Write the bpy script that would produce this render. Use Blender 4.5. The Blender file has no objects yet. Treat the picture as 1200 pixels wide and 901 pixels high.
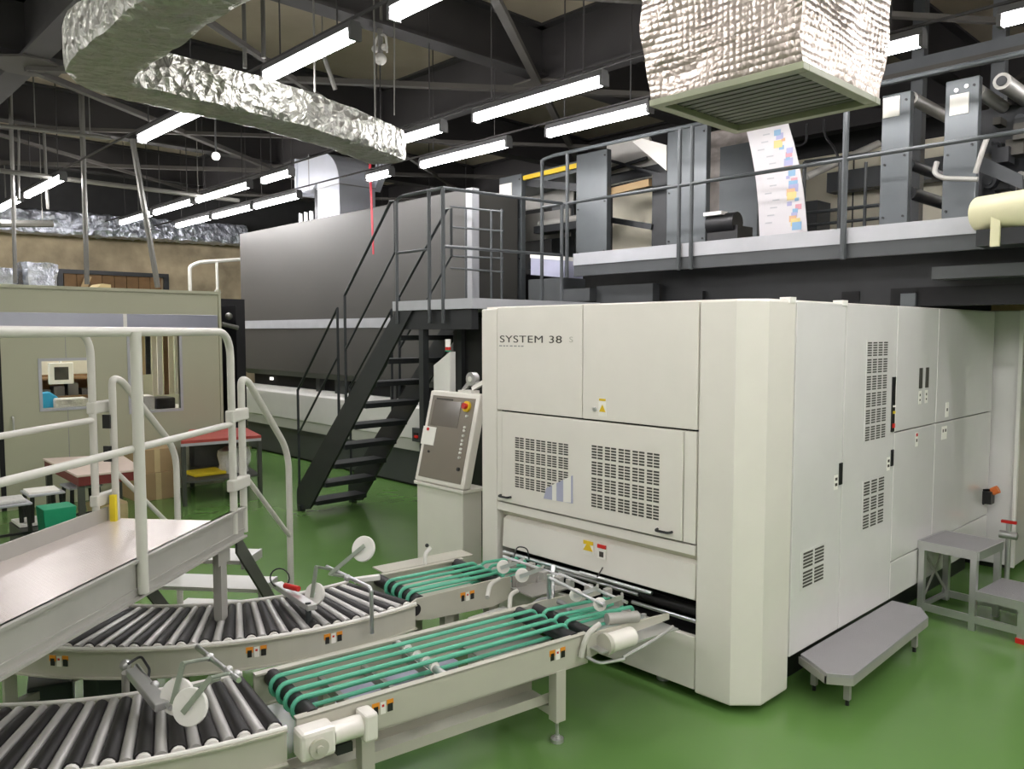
import bpy, bmesh, math, random
from mathutils import Vector, Matrix, noise
random.seed(7)
C = bpy.context.scene.collection
PI = math.pi
R = math.radians

# ------------------------------------------------------------------ camera geometry (metres, 1200x901 frame)
W, H, F, EYE = 1200, 901, 935.0, 1.85
PITCH, YAW = R(3.78), R(46.4)
fwd = Vector((-math.sin(YAW)*math.cos(PITCH), math.cos(YAW)*math.cos(PITCH), -math.sin(PITCH)))
rgt = Vector((math.cos(YAW), math.sin(YAW), 0))
upv = rgt.cross(fwd)
CAM = Vector((0, 0, EYE))
def ray(px, py): return fwd + rgt*((px-W/2)/F) - upv*((py-H/2)/F)
def PY(px, py, y):
    r = ray(px, py); return CAM + r*(y/r.y)
def PX(px, py, x):
    r = ray(px, py); return CAM + r*(x/r.x)
def PZ(px, py, z):
    r = ray(px, py); return CAM + r*((z-EYE)/r.z)

# ------------------------------------------------------------------ materials
MATS = {}
def mat(name, col, rough=0.5, metal=0.0, var=0.06, scale=6.0, bump=0.0, bscale=40.0, coat=0.0, emit=None, estr=0.0, spec=0.5, rvar=0.0):
    m = bpy.data.materials.new(name); m.use_nodes = True
    nt = m.node_tree; b = nt.nodes['Principled BSDF']
    tc = nt.nodes.new('ShaderNodeTexCoord')
    n = nt.nodes.new('ShaderNodeTexNoise'); n.inputs['Scale'].default_value = scale; n.inputs['Detail'].default_value = 4
    nt.links.new(tc.outputs['Object'], n.inputs['Vector'])
    r = nt.nodes.new('ShaderNodeValToRGB')
    lo = [max(0, c*(1-var)) for c in col]; hi = [min(1, c*(1+var)) for c in col]
    r.color_ramp.elements[0].color = (*lo, 1); r.color_ramp.elements[1].color = (*hi, 1)
    r.color_ramp.elements[0].position = .3; r.color_ramp.elements[1].position = .7
    nt.links.new(n.outputs['Fac'], r.inputs['Fac']); nt.links.new(r.outputs['Color'], b.inputs['Base Color'])
    b.inputs['Roughness'].default_value = rough; b.inputs['Metallic'].default_value = metal
    b.inputs['Coat Weight'].default_value = coat; b.inputs['Coat Roughness'].default_value = .08
    b.inputs['Specular IOR Level'].default_value = spec
    if rvar:
        mr = nt.nodes.new('ShaderNodeMapRange'); mr.inputs['To Min'].default_value = max(0, rough-rvar); mr.inputs['To Max'].default_value = rough+rvar
        nt.links.new(n.outputs['Fac'], mr.inputs['Value']); nt.links.new(mr.outputs['Result'], b.inputs['Roughness'])
    if bump:
        n2 = nt.nodes.new('ShaderNodeTexNoise'); n2.inputs['Scale'].default_value = bscale; n2.inputs['Detail'].default_value = 3
        nt.links.new(tc.outputs['Object'], n2.inputs['Vector'])
        bp = nt.nodes.new('ShaderNodeBump'); bp.inputs['Strength'].default_value = bump; bp.inputs['Distance'].default_value = .02
        nt.links.new(n2.outputs['Fac'], bp.inputs['Height']); nt.links.new(bp.outputs['Normal'], b.inputs['Normal'])
    if emit:
        b.inputs['Emission Color'].default_value = (*emit, 1); b.inputs['Emission Strength'].default_value = estr
    MATS[name] = m
    return m
def srgb(r, g, b):
    f = lambda c: (c/255/12.92) if c/255 <= .04045 else ((c/255+.055)/1.055)**2.4
    return (f(r), f(g), f(b))

mat('cream_paint', srgb(232, 228, 219), .32, var=.015, coat=.3)
mat('white_gloss', srgb(228, 226, 224), .2, var=.015, coat=.6)
mat('ledge_shaded', srgb(200, 196, 178), .4, var=.02)  # cream made darker for the shade on the sloped ledge
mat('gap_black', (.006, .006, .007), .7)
mat('slot_dark', srgb(70, 68, 62), .7, var=.2)
mat('conveyor_paint', srgb(188, 186, 172), .4, var=.03)
mat('rail_paint', srgb(196, 195, 186), .38, var=.03)
mat('alu', srgb(205, 205, 204), .35, .75, var=.05)
mat('alu_matte', srgb(172, 170, 164), .5, .3, var=.05)
mat('chrome', srgb(220, 222, 224), .3, 1.0, var=.03)
mat('chrome_band', srgb(176, 178, 190), .3, .7, var=.03)
mat('roller_silver', srgb(205, 203, 200), .4, .6, var=.08, scale=3)
mat('rubber_black', srgb(30, 28, 29), .5, var=.15)
mat('plastic_black', (.012, .012, .013), .4)
mat('web_paper', srgb(205, 202, 204), .5, var=.01)
for _n, _c in (('ink_blue',(132,170,200)),('ink_violet',(165,165,200)),('ink_peach',(214,170,130)),('ink_gold',(214,196,130)),('ink_rose',(206,150,160))): mat(_n, srgb(*_c), .5, var=.03)
mat('plastic_white', srgb(238, 236, 230), .35, var=.01)
mat('belt_green', srgb(96, 186, 154), .4, var=.05)
mat('arm_steel', srgb(165, 175, 160), .35, .6, var=.05)
mat('dark_grey_paint', srgb(76, 75, 72), .5, .0, var=.05, scale=1.5, rvar=.06)
mat('dark_skirt', srgb(70, 72, 72), .5, var=.05)
mat('press_grey', srgb(92, 97, 99), .38, .3, var=.12, scale=2.5, rvar=.1)
mat('press_dark', srgb(42, 44, 46), .45, .2, var=.1)
mat('stair_black', srgb(46, 49, 50), .45, .1, var=.08)
mat('stair_rail', srgb(42, 46, 48), .4, .1, var=.08)
mat('landing_rail', srgb(70, 74, 76), .4, .2, var=.08)
mat('fascia_light', srgb(176, 178, 182), .5, .1, var=.05)
mat('fascia_dark', srgb(76, 79, 81), .5, .1, var=.05)
mat('base_white', srgb(214, 214, 208), .4, var=.02)
mat('base_white_low', srgb(182, 183, 174), .45, var=.02)
mat('booth_wall', srgb(174, 174, 150), .45, var=.015, scale=2)
mat('duct_silver', srgb(205, 208, 216), .38, .35, var=.03)
mat('concrete', srgb(160, 146, 120), .9, var=.38, scale=2.2, bump=.4, bscale=9)
mat('ceiling_slab', srgb(146, 136, 118), .9, var=.16, scale=1.2, bump=.3, bscale=5)
mat('beam_paint', srgb(46, 44, 44), .7, var=.15, scale=2)
mat('beam_light', srgb(66, 63, 58), .7, var=.12, scale=2)
mat('wall_grey', srgb(50, 50, 50), .8, var=.1)
mat('wall_pale', srgb(176, 174, 165), .8, var=.04)
mat('panel_cream', srgb(232, 226, 204), .6, var=.03)
mat('conduit', srgb(112, 111, 106), .4, .4, var=.06)
mat('brown_wood', srgb(112, 84, 50), .7, var=.2, scale=5)
mat('cardboard', srgb(176, 150, 112), .85, var=.06)
mat('cardboard_light', srgb(206, 186, 140), .85, var=.06)
mat('pink_top', srgb(214, 196, 184), .4, var=.03)
mat('red_top', srgb(170, 70, 62), .5, var=.1)
mat('red_edge', srgb(110, 40, 38), .5, var=.1)
mat('frame_grey', srgb(80, 82, 76), .5, .3, var=.1)
mat('bin_green', srgb(30, 150, 110), .45, var=.08)
mat('yellow', srgb(222, 200, 40), .5, var=.05)
mat('yellow_lbl', srgb(232, 196, 40), .5, var=.02)
mat('orange_lbl', srgb(232, 150, 40), .5, var=.02)
mat('orange', srgb(226, 120, 60), .5, var=.05)
mat('red', srgb(205, 40, 34), .4, var=.04)
mat('red_tape', srgb(200, 40, 60), .5, var=.05)
mat('blue', srgb(40, 160, 205), .5, var=.1)
mat('sticker', srgb(240, 238, 230), .5, var=.01)
mat('print_ink', srgb(70, 66, 60), .6, var=.05)
mat('print_faint', srgb(186, 184, 172), .6, var=.02)
mat('panel_brown', srgb(132, 124, 112), .35, .2, var=.02)
mat('screen_brown', srgb(118, 112, 104), .12, .0, var=.02)
mat('plastic_bag', srgb(215, 214, 210), .3, var=.1, bump=.8, bscale=30)
mat('ink_grey', srgb(150, 150, 150), .3)
mat('green_dark', srgb(52, 62, 58), .5, var=.1)
mat('lavender', srgb(176, 178, 200), .5, var=.05)
mat('roll_cream', srgb(222, 218, 180), .45, var=.02)
mat('silver_wrap', srgb(190, 195, 205), .25, .7, var=.25, scale=9, bump=1, bscale=22)
mat('wrap_grey', srgb(150, 142, 136), .4, .2, var=.4, scale=3.5, bump=.8, bscale=8)
mat('housing', srgb(80, 80, 80), .5, var=.03)
mat('tube_glow', (1, 1, 1), .5, var=0, emit=(1.0, .965, .975), estr=26.0)
mat('lamp_white', (.9, .9, .88), .3, var=0, emit=(1, .97, .9), estr=1.2)
mat('under_green', srgb(66, 72, 56), .6, var=.12, scale=4)
mat('frame_green', srgb(120, 124, 100), .5, var=.04)

def foil(name, col, rough, scale, strength, dist=.03):
    m = mat(name, col, rough, .82, var=.12, scale=5)
    nt = m.node_tree; b = nt.nodes['Principled BSDF']; tc = nt.nodes['Texture Coordinate']
    v = nt.nodes.new('ShaderNodeTexVoronoi'); v.feature = 'F1'; v.inputs['Scale'].default_value = scale
    n = nt.nodes.new('ShaderNodeTexNoise'); n.inputs['Scale'].default_value = scale*.9; n.inputs['Detail'].default_value = 5; n.inputs['Distortion'].default_value = 1.5
    nt.links.new(tc.outputs['Object'], n.inputs['Vector']); nt.links.new(tc.outputs['Object'], v.inputs['Vector'])
    a = nt.nodes.new('ShaderNodeMath'); a.operation = 'ADD'
    nt.links.new(v.outputs['Distance'], a.inputs[0]); nt.links.new(n.outputs['Fac'], a.inputs[1])
    bp = nt.nodes.new('ShaderNodeBump'); bp.inputs['Strength'].default_value = strength; bp.inputs['Distance'].default_value = dist
    nt.links.new(a.outputs[0], bp.inputs['Height']); nt.links.new(bp.outputs['Normal'], b.inputs['Normal'])
foil('foil', srgb(176, 176, 168), .36, 13, 1.0, .06)
foil('foil_far', srgb(196, 200, 212), .3, 8, 1.0, .05)
# bubble foil: regular small bubbles
def bubble():
    m = mat('bubble_foil', srgb(160, 151, 142), .36, .85, var=.08, scale=3)
    nt = m.node_tree; b = nt.nodes['Principled BSDF']; tc = nt.nodes['Texture Coordinate']
    v = nt.nodes.new('ShaderNodeTexVoronoi'); v.inputs['Scale'].default_value = 31; v.inputs['Randomness'].default_value = .15
    nt.links.new(tc.outputs['Object'], v.inputs['Vector'])
    n = nt.nodes.new('ShaderNodeTexNoise'); n.inputs['Scale'].default_value = 5; n.inputs['Detail'].default_value = 3; n.inputs['Distortion'].default_value = 1
    nt.links.new(tc.outputs['Object'], n.inputs['Vector'])
    b1 = nt.nodes.new('ShaderNodeBump'); b1.inputs['Strength'].default_value = .5; b1.inputs['Distance'].default_value = .05
    nt.links.new(n.outputs['Fac'], b1.inputs['Height'])
    b2 = nt.nodes.new('ShaderNodeBump'); b2.inputs['Strength'].default_value = .55; b2.inputs['Distance'].default_value = .014; b2.invert = True
    nt.links.new(v.outputs['Distance'], b2.inputs['Height']); nt.links.new(b1.outputs['Normal'], b2.inputs['Normal'])
    nt.links.new(b2.outputs['Normal'], b.inputs['Normal'])
bubble()
def floor_mat():
    m = mat('epoxy_floor', srgb(98, 135, 72), .2, var=.07, scale=.8, rvar=.05)
    nt = m.node_tree; b = nt.nodes['Principled BSDF']; tc = nt.nodes['Texture Coordinate']
    n = nt.nodes.new('ShaderNodeTexNoise'); n.inputs['Scale'].default_value = 1.6; n.inputs['Detail'].default_value = 2
    nt.links.new(tc.outputs['Object'], n.inputs['Vector'])
    bp = nt.nodes.new('ShaderNodeBump'); bp.inputs['Strength'].default_value = .12; bp.inputs['Distance'].default_value = .03
    nt.links.new(n.outputs['Fac'], bp.inputs['Height']); nt.links.new(bp.outputs['Normal'], b.inputs['Normal'])
floor_mat()
def checker(name, col, rough, metal, scale, ang=0):
    m = mat(name, col, rough, metal, var=.03)
    nt = m.node_tree; b = nt.nodes['Principled BSDF']; tc = nt.nodes['Texture Coordinate']
    mp = nt.nodes.new('ShaderNodeMapping'); mp.inputs['Rotation'].default_value = (0, 0, ang); mp.inputs['Scale'].default_value = (scale, scale, scale)
    nt.links.new(tc.outputs['Object'], mp.inputs['Vector'])
    br = nt.nodes.new('ShaderNodeTexBrick'); br.offset = .5; br.inputs['Scale'].default_value = 1; br.inputs['Mortar Size'].default_value = .09
    br.inputs['Color1'].default_value = (1, 1, 1, 1); br.inputs['Color2'].default_value = (1, 1, 1, 1); br.inputs['Mortar'].default_value = (0, 0, 0, 1)
    nt.links.new(mp.outputs['Vector'], br.inputs['Vector'])
    bp = nt.nodes.new('ShaderNodeBump'); bp.inputs['Strength'].default_value = 1; bp.inputs['Distance'].default_value = .012
    nt.links.new(br.outputs['Color'], bp.inputs['Height']); nt.links.new(bp.outputs['Normal'], b.inputs['Normal'])
checker('checker_plate', srgb(218, 208, 202), .27, .3, 22, R(40.4))
checker('step_plate', srgb(172, 170, 172), .5, .35, 34, R(20))
def web_mat():
    m = mat('printed_web', srgb(240, 236, 236), .5, var=.01)
    nt = m.node_tree; b = nt.nodes['Principled BSDF']; tc = nt.nodes['Texture Coordinate']
    v = nt.nodes.new('ShaderNodeTexNoise'); v.inputs['Scale'].default_value = 9; v.inputs['Detail'].default_value = 3
    nt.links.new(tc.outputs['Object'], v.inputs['Vector'])
    r = nt.nodes.new('ShaderNodeValToRGB'); e = r.color_ramp.elements
    e[0].position = .0; e[0].color = (*srgb(120, 175, 215), 1); e[1].position = .40; e[1].color = (*srgb(238, 234, 234), 1)
    x = e.new(.37); x.color = (*srgb(130, 180, 215), 1)
    x = e.new(.6); x.color = (*srgb(238, 234, 234), 1); x = e.new(.625); x.color = (*srgb(225, 150, 90), 1); x = e.new(.7); x.color = (*srgb(120, 110, 190), 1)
    nt.links.new(v.outputs['Fac'], r.inputs['Fac']); nt.links.new(r.outputs['Color'], b.inputs['Base Color'])
web_mat()
def glass_mat():
    m = bpy.data.materials.new('window_glass'); m.use_nodes = True
    b = m.node_tree.nodes['Principled BSDF']
    b.inputs['Transmission Weight'].default_value = 1; b.inputs['Roughness'].default_value = .02; b.inputs['IOR'].default_value = 1.1
    b.inputs['Base Color'].default_value = (1, 1, 1, 1)
    MATS['window_glass'] = m
glass_mat()

# ------------------------------------------------------------------ mesh builder
BASE = {}
class MB:
    def __init__(s, M=None):
        s.bm = bmesh.new(); s.M = M; s.mats = []; s.mi = 0
    def m(s, name):
        if name not in s.mats: s.mats.append(name)
        s.mi = s.mats.index(name); return s
    def v(s, p):
        p = Vector(p)
        if s.M: p = s.M @ p
        return s.bm.verts.new(p)
    def f(s, vs):
        try:
            f = s.bm.faces.new(vs); f.material_index = s.mi; return f
        except ValueError: return None
    def hexa(s, P):
        vs = [s.v(p) for p in P]
        for q in ((0,3,2,1),(4,5,6,7),(0,1,5,4),(1,2,6,5),(2,3,7,6),(3,0,4,7)): s.f([vs[i] for i in q])
        return s
    def box(s, x0, x1, y0, y1, z0, z1):
        if x0 > x1: x0, x1 = x1, x0
        if y0 > y1: y0, y1 = y1, y0
        if z0 > z1: z0, z1 = z1, z0
        return s.hexa([(x0,y0,z0),(x1,y0,z0),(x1,y1,z0),(x0,y1,z0),(x0,y0,z1),(x1,y0,z1),(x1,y1,z1),(x0,y1,z1)])
    def prism(s, poly, z0, z1):
        a = [s.v((x, y, z0)) for x, y in poly]; b = [s.v((x, y, z1)) for x, y in poly]
        s.f(list(reversed(a))); s.f(b); n = len(a)
        for i in range(n): s.f([a[i], a[(i+1) % n], b[(i+1) % n], b[i]])
        return s
    def extr(s, pts, d):    # planar polygon extruded by vector d
        d = Vector(d); a = [s.v(p) for p in pts]; b = [s.v(Vector(p)+d) for p in pts]
        s.f(list(reversed(a))); s.f(b); n = len(a)
        for i in range(n): s.f([a[i], a[(i+1) % n], b[(i+1) % n], b[i]])
        return s
    def beam(s, p0, p1, w, h, up=(0,0,1)):
        p0, p1 = Vector(p0), Vector(p1); t = (p1-p0).normalized(); u = Vector(up)
        sd = t.cross(u)
        if sd.length < 1e-4: sd = t.cross(Vector((1,0,0)))
        sd.normalize(); u = sd.cross(t)
        P = [p0-sd*w/2-u*h/2, p0+sd*w/2-u*h/2, p1+sd*w/2-u*h/2, p1-sd*w/2-u*h/2]
        return s.hexa(P + [q+u*h for q in P])
    def ring(s, c, t, r, seg, ref=None):
        t = t.normalized()
        a = ref if ref is not None else (t.cross(Vector((0,0,1))) if abs(t.z) < .95 else t.cross(Vector((1,0,0))))
        a = (a - t*a.dot(t)).normalized(); b = t.cross(a)
        return [s.v(c + a*(r*math.cos(2*PI*i/seg)) + b*(r*math.sin(2*PI*i/seg))) for i in range(seg)], a
    def tube(s, pts, r, seg=10, caps=True, closed=False):
        pts = [Vector(p) for p in pts]; rings = []; ref = None; n = len(pts)
        rr = r if isinstance(r, (list, tuple)) else [r]*n
        for i, p in enumerate(pts):
            if closed: t = pts[(i+1) % n]-pts[i-1]
            else: t = (pts[min(i+1, n-1)]-pts[max(i-1, 0)])
            k, ref = s.ring(p, t, rr[i], seg, ref); rings.append(k)
        m = n if closed else n-1
        for i in range(m):
            A, B = rings[i], rings[(i+1) % n]
            for j in range(seg): s.f([A[j], A[(j+1) % seg], B[(j+1) % seg], B[j]])
        if caps and not closed:
            s.f(list(reversed(rings[0]))); s.f(rings[-1])
        return s
    def disc(s, c, axis, r, t, seg=24):
        a = Vector(axis).normalized(); c = Vector(c); return s.tube([c-a*t/2, c+a*t/2], r, seg)
    def ball(s, c, r, seg=10):
        c = Vector(c); n = seg
        pts = [c+Vector((0,0,-r+2*r*i/n)) for i in range(n+1)]
        rr = [max(.0008, math.sqrt(max(0, r*r-(-r+2*r*i/n)**2))) for i in range(n+1)]
        return s.tube(pts, rr, seg)
    def build(s, name, parent=None, smooth=False, bevel=0.0, at=None):
        me = bpy.data.meshes.new(name)
        bmesh.ops.recalc_face_normals(s.bm, faces=s.bm.faces)
        off = Vector((0,0,0))
        if parent is not None: off = BASE.get(parent.name, off)
        elif at is not None: off = Vector(at)
        if off.length: bmesh.ops.translate(s.bm, verts=s.bm.verts, vec=-off)
        s.bm.to_mesh(me); s.bm.free()
        for n in s.mats: me.materials.append(MATS[n])
        o = bpy.data.objects.new(name, me); C.objects.link(o)
        if parent is not None:
            o.parent = parent; BASE[o.name] = off
        else:
            o.location = off; BASE[o.name] = off
        if smooth:
            for p in me.polygons: p.use_smooth = True
            try: me.set_sharp_from_angle(angle=R(40))
            except Exception: pass
        if bevel:
            b = o.modifiers.new('bevel', 'BEVEL'); b.width = bevel; b.segments = 2; b.limit_method = 'ANGLE'; b.angle_limit = R(50)
        return o

def round_path(pts, rad, n=6):
    pts = [Vector(p) for p in pts]; out = [pts[0]]
    for i in range(1, len(pts)-1):
        p = pts[i]; a = (pts[i-1]-p); b = (pts[i+1]-p)
        r = min(rad, a.length*.48, b.length*.48); a.normalize(); b.normalize()
        s0, s1 = p+a*r, p+b*r
        for k in range(n+1):
            t = k/n; out.append(s0*(1-t)**2 + p*2*t*(1-t) + s1*t*t)
    out.append(pts[-1]); return out

def thing(name, label, cat, loc=(0,0,0), group=None):
    o = bpy.data.objects.new(name, None); C.objects.link(o); o.location = loc
    o['label'] = label; o['category'] = cat
    if group: o['group'] = group
    o.empty_display_size = .1
    BASE[o.name] = Vector(loc); return o
def tag(o, label, cat, group=None):
    o['label'] = label; o['category'] = cat
    if group: o['group'] = group
    return o
def struct(o):
    o['kind'] = 'structure'; return o
def dup(root, loc, label=None, group=None, rot=None):
    c = root.copy(); C.objects.link(c); c.location = loc
    if label: c['label'] = label
    if group: c['group'] = group
    if rot is not None: c.rotation_euler = (0, 0, rot)
    for ch in list(root.children):
        k = ch.copy(); C.objects.link(k); k.parent = c
        for g in list(ch.children):
            d = g.copy(); C.objects.link(d); d.parent = k
    return c
def part(parent, name, matname, fn, smooth=False, bevel=0.0, label=None, M=None):
    mb = MB(M).m(matname); fn(mb); o = mb.build(name, parent, smooth, bevel)
    if label: o['label'] = label
    return o

# ================================================================== SETTING
X0, X1, Y0, Y1, ZC = -15.0, 4.5, -5.0, 11.0, 4.85
struct(MB().m('epoxy_floor').box(X0-.3, X1+.3, Y0-.3, Y1+.3, -.1, 0).build('floor'))
struct(MB().m('ceiling_slab').box(X0-.3, X1+.3, Y0-.3, Y1+.3, ZC, ZC+.15).build('ceiling'))
struct(MB().m('concrete').box(X0-.2, X0, Y0, Y1, 0, 3.7).m('wall_grey').box(X0-.2, X0, Y0, Y1, 3.7, ZC).build('wall_left'))
struct(MB().m('wall_grey').box(X0, X1, Y1, Y1+.2, 0, ZC).build('wall_back'))
struct(MB().m('wall_pale').box(X1, X1+.2, Y0, Y1, 0, ZC).build('wall_right'))
struct(MB().m('wall_pale').box(X0, X1, Y0-.2, Y0, 0, ZC).build('wall_front'))

# steel beams (I sections) under the slab
def ibeam_x(name, y, lab, zb=4.28, w=.22, x0=X0, x1=X1):
    mb = MB().m('beam_paint'); h = ZC-zb
    mb.box(x0, x1, y-w/2, y+w/2, zb, zb+.025).box(x0, x1, y-.012, y+.012, zb+.025, ZC-.025).box(x0, x1, y-w/2, y+w/2, ZC-.025, ZC)
    return struct(mb.build(name))
def ibeam_y(name, x, zb=4.36, w=.2):
    mb = MB().m('beam_paint')
    mb.box(x-w/2, x+w/2, Y0, Y1, zb, zb+.025).box(x-.012, x+.012, Y0, Y1, zb+.025, ZC-.025).box(x-w/2, x+w/2, Y0, Y1, ZC-.025, ZC)
    return struct(mb.build(name))
bx = [-13.9, -11.2, -8.45, -5.68, -2.9, -.1]
by = [1.94, 5.82, 9.7]
k = 1
for y in by: ibeam_x('ceiling_beam_%d' % k, y, ''); k += 1
for x in bx: ibeam_y('ceiling_beam_%d' % k, x); k += 1
k = 1
for i, x in enumerate(bx[:-1]):
    for j, y in enumerate(by[:-1]):
        if (i+j) % 2 == 0: a, b = (x, y), (bx[i+1], by[j+1])
        else: a, b = (bx[i+1], y), (x, by[j+1])
        struct(MB().m('beam_light').beam((*a, 4.25), (*b, 4.25), .07, .05).build('ceiling_brace_%d' % k)); k += 1
        struct(MB().m('beam_light').beam((a[0], b[1], 4.24), (b[0], a[1], 4.24), .05, .04).build('ceiling_brace_%d' % k)); k += 1
k = 1
for x in bx:
    for y in by:
        struct(MB().m('beam_light').prism([(x-.3,y-.1),(x-.12,y-.28),(x+.12,y-.28),(x+.3,y-.1),(x+.3,y+.1),(x+.12,y+.28),(x-.12,y+.28),(x-.3,y+.1)], 4.262, 4.28).build('ceiling_plate_%d' % k)); k += 1

# ================================================================== CEILING LIGHTS
def make_light(n, x0, x1, y, z=3.6):
    pass
rows = [
 (4.40, [(-5.06,-3.68),(-6.62,-5.47),(-8.82,-8.14),(-10.7,-9.16),(-12.25,-10.85),(-13.74,-12.35),(-.5,.8),(1.3,2.6),(3.0,4.3)], 'middle'),  # rightmost tubes added out of view to brighten the machine side
 (5.20, [(-5.0,-3.88),(-6.84,-5.5),(-7.85,-7.38),(-10.67,-9.43),(-12.05,-10.75),(-13.5,-12.15),(-2.98,-1.86),(-1.46,-.34),(.1,1.4),(1.8,3.1)], 'rear'),
 (2.66, [(-5.25,-4.13),(-7.7,-6.34),(-11.86,-10.2),(-13.66,-12.2),(-3.75,-2.5),(-2.0,-.7),(-.3,1.0),(1.5,2.8),(3.1,4.3)], 'front'),
 (0.0, [(-12.5,-11.2),(-10,-8.7),(-7.5,-6.2),(-5,-3.7),(-2.5,-1.2),(0,1.3),(2,3.3)], 'off'),
 (-2.6, [(-12.5,-11.2),(-10,-8.7),(-7.5,-6.2),(-5,-3.7),(-2.5,-1.2),(0,1.3),(2,3.3)], 'off'),
 (1.2, [(-.3,1.0),(1.5,2.8),(3.1,4.3)], 'off'),  # unseen tubes added to light the side of the machine
 (6.9, [(.6,1.9),(2.4,3.7)], 'off'),  # more unseen tubes added for the machine's side panels
 (7.9, [(-12.6,-11.3),(-10.4,-9.1),(-1.9,-.6),(-.2,1.1),(1.5,2.8)], 'gal'),  # tubes added to brighten the cabinets and press from behind
]
lab = {
 ('middle',0):'long glowing tube lamp above the dark steel stairs, left of the foil wrapped box',
 ('middle',1):'short visible tube lamp just right of the end of the foil duct',
 ('middle',2):'tube lamp half hidden behind the silver elbow duct',
 ('middle',3):'tube lamp left of the silver elbow duct, in the upper of the two far lines',
 ('middle',4):'second tube lamp from the far wall in the upper far line',
 ('middle',5):'farthest tube lamp of the upper line, in front of the far foil duct',
 ('rear',0):'tube lamp ending at the lower left edge of the hanging foil box',
 ('rear',1):'tube lamp above the stair landing gate, right of the silver elbow duct',
 ('rear',2):'small end of tube lamp peeking right of the silver elbow duct',
 ('rear',3):'tube lamp touching the left side of the silver elbow duct, lower far line',
 ('rear',4):'middle tube lamp of the lower far line above the dark grey dryer corner',
 ('rear',5):'farthest tube lamp of the lower far line, by the far foil duct',
 ('rear',6):'tube lamp appearing just right of the hanging foil wrapped box',
 ('rear',7):'tube lamp in the top right corner above the press rollers',
 ('front',0):'large bright tube lamp just above the crinkled foil duct',
 ('front',1):'tube lamp under the bend of the foil duct, over the leaning conduit',
 ('front',2):'tube lamp above the green booth, right one of the leftmost pair',
 ('front',3):'tube lamp at the far left edge above the green booth',
 ('front',4):'sliver of a tube lamp at the top edge beside the sprinkler pipe',
}
def one_light(y, x0, x1, label):
    z = 3.6; L = x1-x0
    cx = (x0+x1)/2
    t = thing('ceiling_light', label, 'ceiling light', (cx, y, z), 'fluorescent tube lamps in lines under the ceiling')
    part(t, 'housing', 'housing', lambda m: m.extr([(x0,y-.045,z+.03),(x0,y+.045,z+.03),(x0,y+.03,z+.075),(x0,y-.03,z+.075)], (L,0,0)))
    part(t, 'tube', 'tube_glow', lambda m: m.tube([(x0+.02,y,z),(x1-.02,y,z)], .036, 8))
    part(t, 'end_cap', 'housing', lambda m: m.box(x0-.005, x0+.02, y-.04, y+.04, z-.035, z+.05))
    part(t, 'end_cap', 'housing', lambda m: m.box(x1-.02, x1+.005, y-.04, y+.04, z-.035, z+.05))
    for xx in (x0+.2, x1-.2):
        part(t, 'suspension_rod', 'beam_paint', lambda m: m.tube([(xx,y,z+.07),(xx,y,ZC)], .006, 6))
nl = 0
for y, segs, nm in rows:
    for i, (a, b) in enumerate(segs):
        one_light(y, a, b, lab.get((nm, i), 'tube lamp added at the rear of the hall to brighten it' if nm == 'gal' else 'fluorescent tube lamp added out of view in the unseen part of the hall'))
# cable trunking the lights hang beside
for y, x0, x1, lb in ((4.4, X0, 2.0, 'thin dark conduit carrying the middle line of tube lamps'), (5.2, X0, 2.0, 'thin dark conduit carrying the rear line of tube lamps'), (2.66, X0, 2.0, 'thin dark conduit carrying the front line of tube lamps')):
    tag(MB().m('beam_paint').box(x0, x1, y-.008, y+.008, 3.69, 3.705).build('lamp_trunking', at=(x0, y, 3.69)), lb, 'conduit')

# ================================================================== FOLDING MACHINE (large white)
YF, XS = 3.34, -1.88
mach = thing('folding_machine', 'large glossy white machine with vented doors lettered SYSTEM 38', 'machine', (-2.8, 4.5, 0))
# dark core
def core(m):
    m.box(-3.74, -1.93, 3.62, 6.9, .2, 1.98)
    m.box(-3.74, -3.68, 3.37, 3.64, .05, 1.95)
    m.box(-3.70, -2.0, 3.385, 3.64, .80, 1.98)
part(mach, 'inner_frame', 'gap_black', core)
part(mach, 'side_pillar', 'cream_paint', lambda m: m.box(-3.785, -3.645, YF, 3.5, .05, 1.99), bevel=.006)
part(mach, 'left_side_panel', 'cream_paint', lambda m: m.box(-3.785, -3.745, 3.505, 6.9, .2, 1.99))
lp = part(mach, 'upper_panel', 'cream_paint', lambda m: m.box(-3.639, -2.943, YF, YF+.035, 1.368, 2.0), bevel=.004)
part(mach, 'upper_panel', 'cream_paint', lambda m: m.box(-2.937, -2.193, YF, YF+.035, 1.368, 2.0), bevel=.004)
part(mach, 'top_panel', 'cream_paint', lambda m: m.prism([(-3.78,YF+.04),(-1.99,YF+.04),(-1.89,3.46),(-1.89,6.9),(-3.78,6.9)], 1.985, 2.005))
part(mach, 'frame_strip', 'cream_paint', lambda m: m.box(-3.639, -3.60, YF, YF+.03, .80, 1.358))
part(mach, 'frame_strip', 'cream_paint', lambda m: m.box(-2.262, -2.193, YF, YF+.03, .80, 1.358))
door = part(mach, 'hinged_door', 'cream_paint', lambda m: m.box(-3.594, -2.268, YF-.006, YF+.03, .80, 1.358), bevel=.004)
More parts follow.
